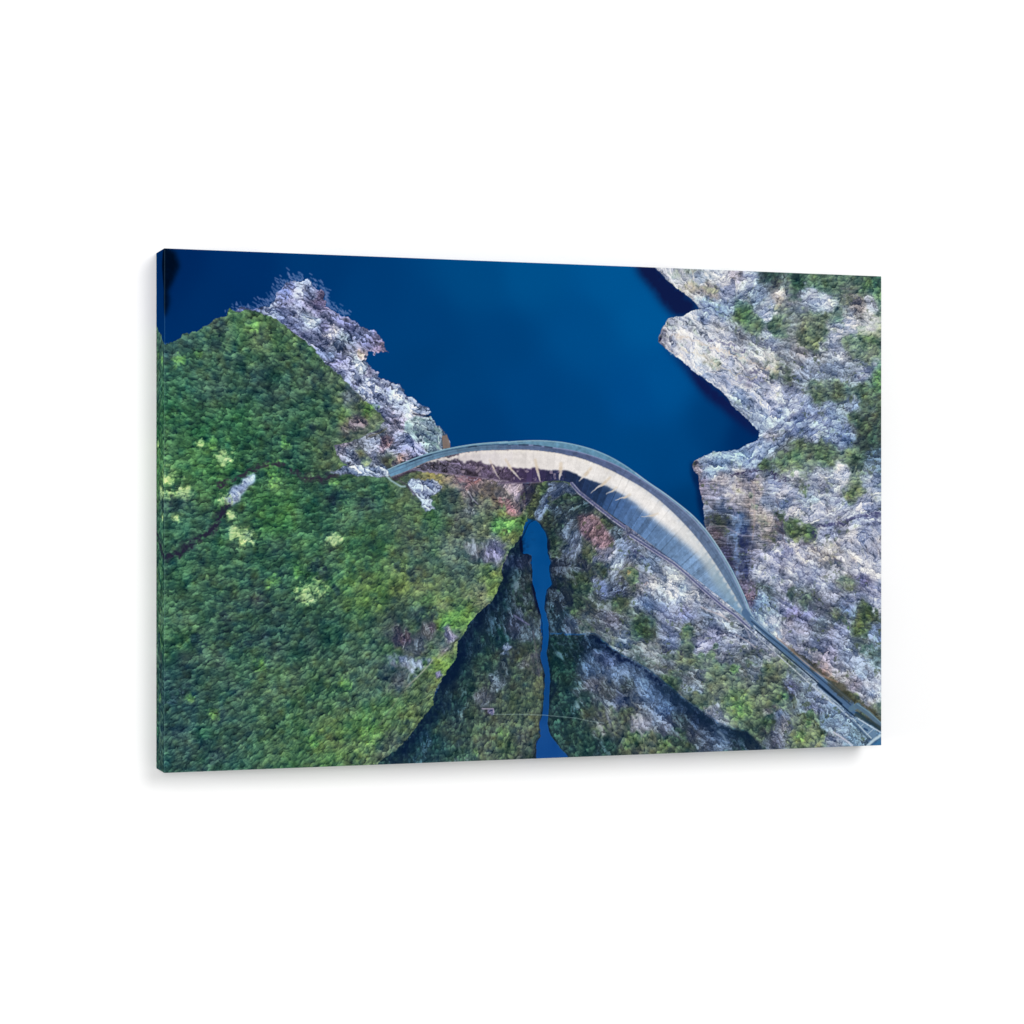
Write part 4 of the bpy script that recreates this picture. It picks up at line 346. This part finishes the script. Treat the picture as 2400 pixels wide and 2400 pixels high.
def canvas_material(name,gain):
    m=bpy.data.materials.new(name); m.use_nodes=True; nt=m.node_tree; b=nt.nodes['Principled BSDF']
    at=nt.nodes.new('ShaderNodeAttribute'); at.attribute_name='ink'
    mul=nt.nodes.new('ShaderNodeVectorMath'); mul.operation='SCALE'; mul.inputs['Scale'].default_value=gain
    nt.links.new(at.outputs['Color'],mul.inputs[0])
    nt.links.new(mul.outputs[0],b.inputs['Base Color'])
    b.inputs['Roughness'].default_value=.75
    b.inputs['Specular IOR Level'].default_value=0
    # canvas weave: two crossed sets of threads
    tc=nt.nodes.new('ShaderNodeTexCoord')
    w1=nt.nodes.new('ShaderNodeTexWave'); w1.bands_direction='X'; w1.inputs['Scale'].default_value=260
    w2=nt.nodes.new('ShaderNodeTexWave'); w2.bands_direction='Z'; w2.inputs['Scale'].default_value=260
    for w in (w1,w2):
        w.inputs['Distortion'].default_value=.6; nt.links.new(tc.outputs['Object'],w.inputs['Vector'])
    ad=nt.nodes.new('ShaderNodeMath'); ad.operation='ADD'
    nt.links.new(w1.outputs['Fac'],ad.inputs[0]); nt.links.new(w2.outputs['Fac'],ad.inputs[1])
    bp=nt.nodes.new('ShaderNodeBump'); bp.inputs['Strength'].default_value=.12; bp.inputs['Distance'].default_value=.0002
    nt.links.new(ad.outputs[0],bp.inputs['Height']); nt.links.new(bp.outputs['Normal'],b.inputs['Normal'])
    return m

img=paint(POLYS,DAM,LINES,PTS,DIRS,BLOBS,FINS)
mat=canvas_material('printed canvas',GAIN)

root=bpy.data.objects.new('canvas_print',None); col.objects.link(root)
root.location=(0,0,ZC-HC/2)
root['label']='frameless wrapped canvas print of a curved concrete dam between a blue lake and forested gorge'
root['category']='canvas print'

# front sheet with softly rounded edges; local x right, z up, front faces -y
r=.0007
u=(np.arange(W))/(W-1); v=(np.arange(H))/(H-1)
U,V=np.meshgrid(u,v)
X=(U-.5)*(WC-2*r); Z=HC-r-V*(HC-2*r); Y=np.full_like(X,-DC)
front=grid_object('printed_front',np.stack([X,Y,Z],-1),img,mat,root)

# wrapped side: the picture mirrored round the edge, one closed band (left, bottom, right, top)
dpx=int(DC/WC*W)
def side(kind):
    """rows run along the edge, columns go from the front edge back to the wall"""
    n=dpx+4
    s=np.linspace(0,1,n)
    if kind in 'LR':
        t=v; strip=img[:,:n] if kind=='L' else img[:,::-1][:,:n]
    else:
        t=u; strip=(img[:n] if kind=='T' else img[::-1][:n]).transpose(1,0,2)
    # profile: quarter round of radius r, then flat to the wall
    k=5; ang=np.linspace(0,np.pi/2,k)
    prof=[(r*(1-np.sin(a)),-DC+r*(1-np.cos(a))) for a in ang]      # (inset from side plane, y)
    prof+= [(0,y) for y in np.linspace(-DC+r,-.0006,n-2)[1:]]
    prof=np.array(prof)
    m=len(prof); ci=np.clip(((prof[:,1]+DC)/DC*(n-1)).astype(int),0,n-1)
    c=strip[:,ci].copy()
    edge=np.zeros(m); edge[1:k-1]=1                                # light caught along the fold, painted in as paler colour
    c=c*(1-.22*edge[None,:,None])+np.array((.62,.75,.78))*(.22*edge[None,:,None])
    P=np.zeros((len(t),m,3))
    ins=prof[:,0]
    if kind in 'LR':
        sg=-1 if kind=='L' else 1
        P[...,0]=sg*(WC/2-ins)[None]
        P[...,2]=HC-ins[None]-t[:,None]*(HC-2*ins[None])
    else:
        P[...,0]=(t[:,None]-.5)*(WC-2*ins[None])
        P[...,2]=(HC-ins[None]) if kind=='T' else ins[None]
    P[...,1]=prof[:,1][None]
    if kind in 'LB': P=P[:,::-1];c=c[:,::-1]
    return P,c
def merge(name,parts):
    vs=[];cs=[];fs=[];off=0
    for P,c in parts:
        h,w=P.shape[:2];idx=np.arange(h*w,dtype=np.int32).reshape(h,w)+off
        fs.append(np.stack([idx[1:,:-1],idx[1:,1:],idx[:-1,1:],idx[:-1,:-1]],-1).reshape(-1,4))
        vs.append(P.reshape(-1,3));cs.append(c.reshape(-1,3));off+=h*w
    vs=np.concatenate(vs);cs=np.concatenate(cs);q=np.concatenate(fs)
    me=bpy.data.meshes.new(name);me.vertices.add(len(vs));me.vertices.foreach_set('co',vs.reshape(-1).astype(np.float32))
    k=len(q);me.loops.add(k*4);me.loops.foreach_set('vertex_index',q.reshape(-1))
    me.polygons.add(k);me.polygons.foreach_set('loop_start',np.arange(0,k*4,4,dtype=np.int32));me.update(calc_edges=True)
    a=me.color_attributes.new('ink','FLOAT_COLOR','POINT');c=np.ones((len(vs),4),np.float32);c[:,:3]=to_lin(np.clip(cs,0,1));a.data.foreach_set('color',c.reshape(-1))
    me.materials.append(mat);o=bpy.data.objects.new(name,me);col.objects.link(o);o.parent=root
    return o
merge('wrapped_edge',[side(k) for k in 'LRTB'])

# ---- wall
def wall_material():
    m=bpy.data.materials.new('white painted wall');m.use_nodes=True;nt=m.node_tree;b=nt.nodes['Principled BSDF']
    b.inputs['Base Color'].default_value=(.86,.86,.86,1);b.inputs['Roughness'].default_value=.9;b.inputs['Specular IOR Level'].default_value=.1
    tc=nt.nodes.new('ShaderNodeTexCoord');n=nt.nodes.new('ShaderNodeTexNoise');n.inputs['Scale'].default_value=260;n.inputs['Detail'].default_value=4
    bp=nt.nodes.new('ShaderNodeBump');bp.inputs['Strength'].default_value=.03;bp.inputs['Distance'].default_value=.0003
    nt.links.new(tc.outputs['Object'],n.inputs['Vector']);nt.links.new(n.outputs['Fac'],bp.inputs['Height']);nt.links.new(bp.outputs['Normal'],b.inputs['Normal'])
    return m
me=bpy.data.meshes.new('wall')
x0,x1,z0,z1=-4,4,-1.5,4.5
me.from_pydata([(x0,0,z0),(x1,0,z0),(x1,0,z1),(x0,0,z1),(x0,.12,z0),(x1,.12,z0),(x1,.12,z1),(x0,.12,z1)],[],[(0,1,2,3),(5,4,7,6),(4,0,3,7),(1,5,6,2),(3,2,6,7),(4,5,1,0)])
me.materials.append(wall_material())
wall=bpy.data.objects.new('wall',me);col.objects.link(wall);wall['kind']='structure'

# ---- camera: level, to the left of the print, long lens
fpx=5273.
cx_w=np.array((.9434,-.3321)); cz_w=np.array((.3321,.9434))        # camera right / forward in the floor plane
L=np.array((-WC/2,-DC)); C0=L-HC*(-.6621*cx_w+4.2866*cz_w)
cd=bpy.data.cameras.new('camera');cam=bpy.data.objects.new('camera',cd);col.objects.link(cam);scene.camera=cam
cam.location=(C0[0],C0[1],ZC-.0026*HC)
cam.rotation_euler=(math.pi/2,0,-math.atan2(cz_w[0],cz_w[1]))
cd.sensor_width=36;cd.lens=fpx/2400*36;cd.clip_end=100

# ---- light: white studio surroundings plus large soft lamps
wd=bpy.data.worlds.new('World');scene.world=wd;wd.use_nodes=True
bg=wd.node_tree.nodes['Background'];bg.inputs['Color'].default_value=(1,1,1,1);bg.inputs['Strength'].default_value=WORLD
from mathutils import Vector
def lamp(name,az,el,dist,size,watts):
    """az degrees to the right of the wall normal, el degrees above it"""
    a,e=math.radians(az),math.radians(el)
    d=Vector((math.sin(a)*math.cos(e),-math.cos(a)*math.cos(e),math.sin(e)))
    ld=bpy.data.lights.new(name,'AREA');ld.shape='DISK';ld.size=size;ld.energy=watts
    o=bpy.data.objects.new(name,ld);col.objects.link(o);o.location=Vector((0,0,ZC))+d*dist
    o.rotation_euler=(-d).to_track_quat('-Z','Y').to_euler()
    return o
for a in LAMPS: lamp(*a)
scene.view_settings.view_transform='Standard';scene.view_settings.look='None';scene.view_settings.exposure=0
scene.render.engine='CYCLES';scene.cycles.use_denoising=True
try: scene.cycles.denoising_prefilter='ACCURATE'
except Exception: pass
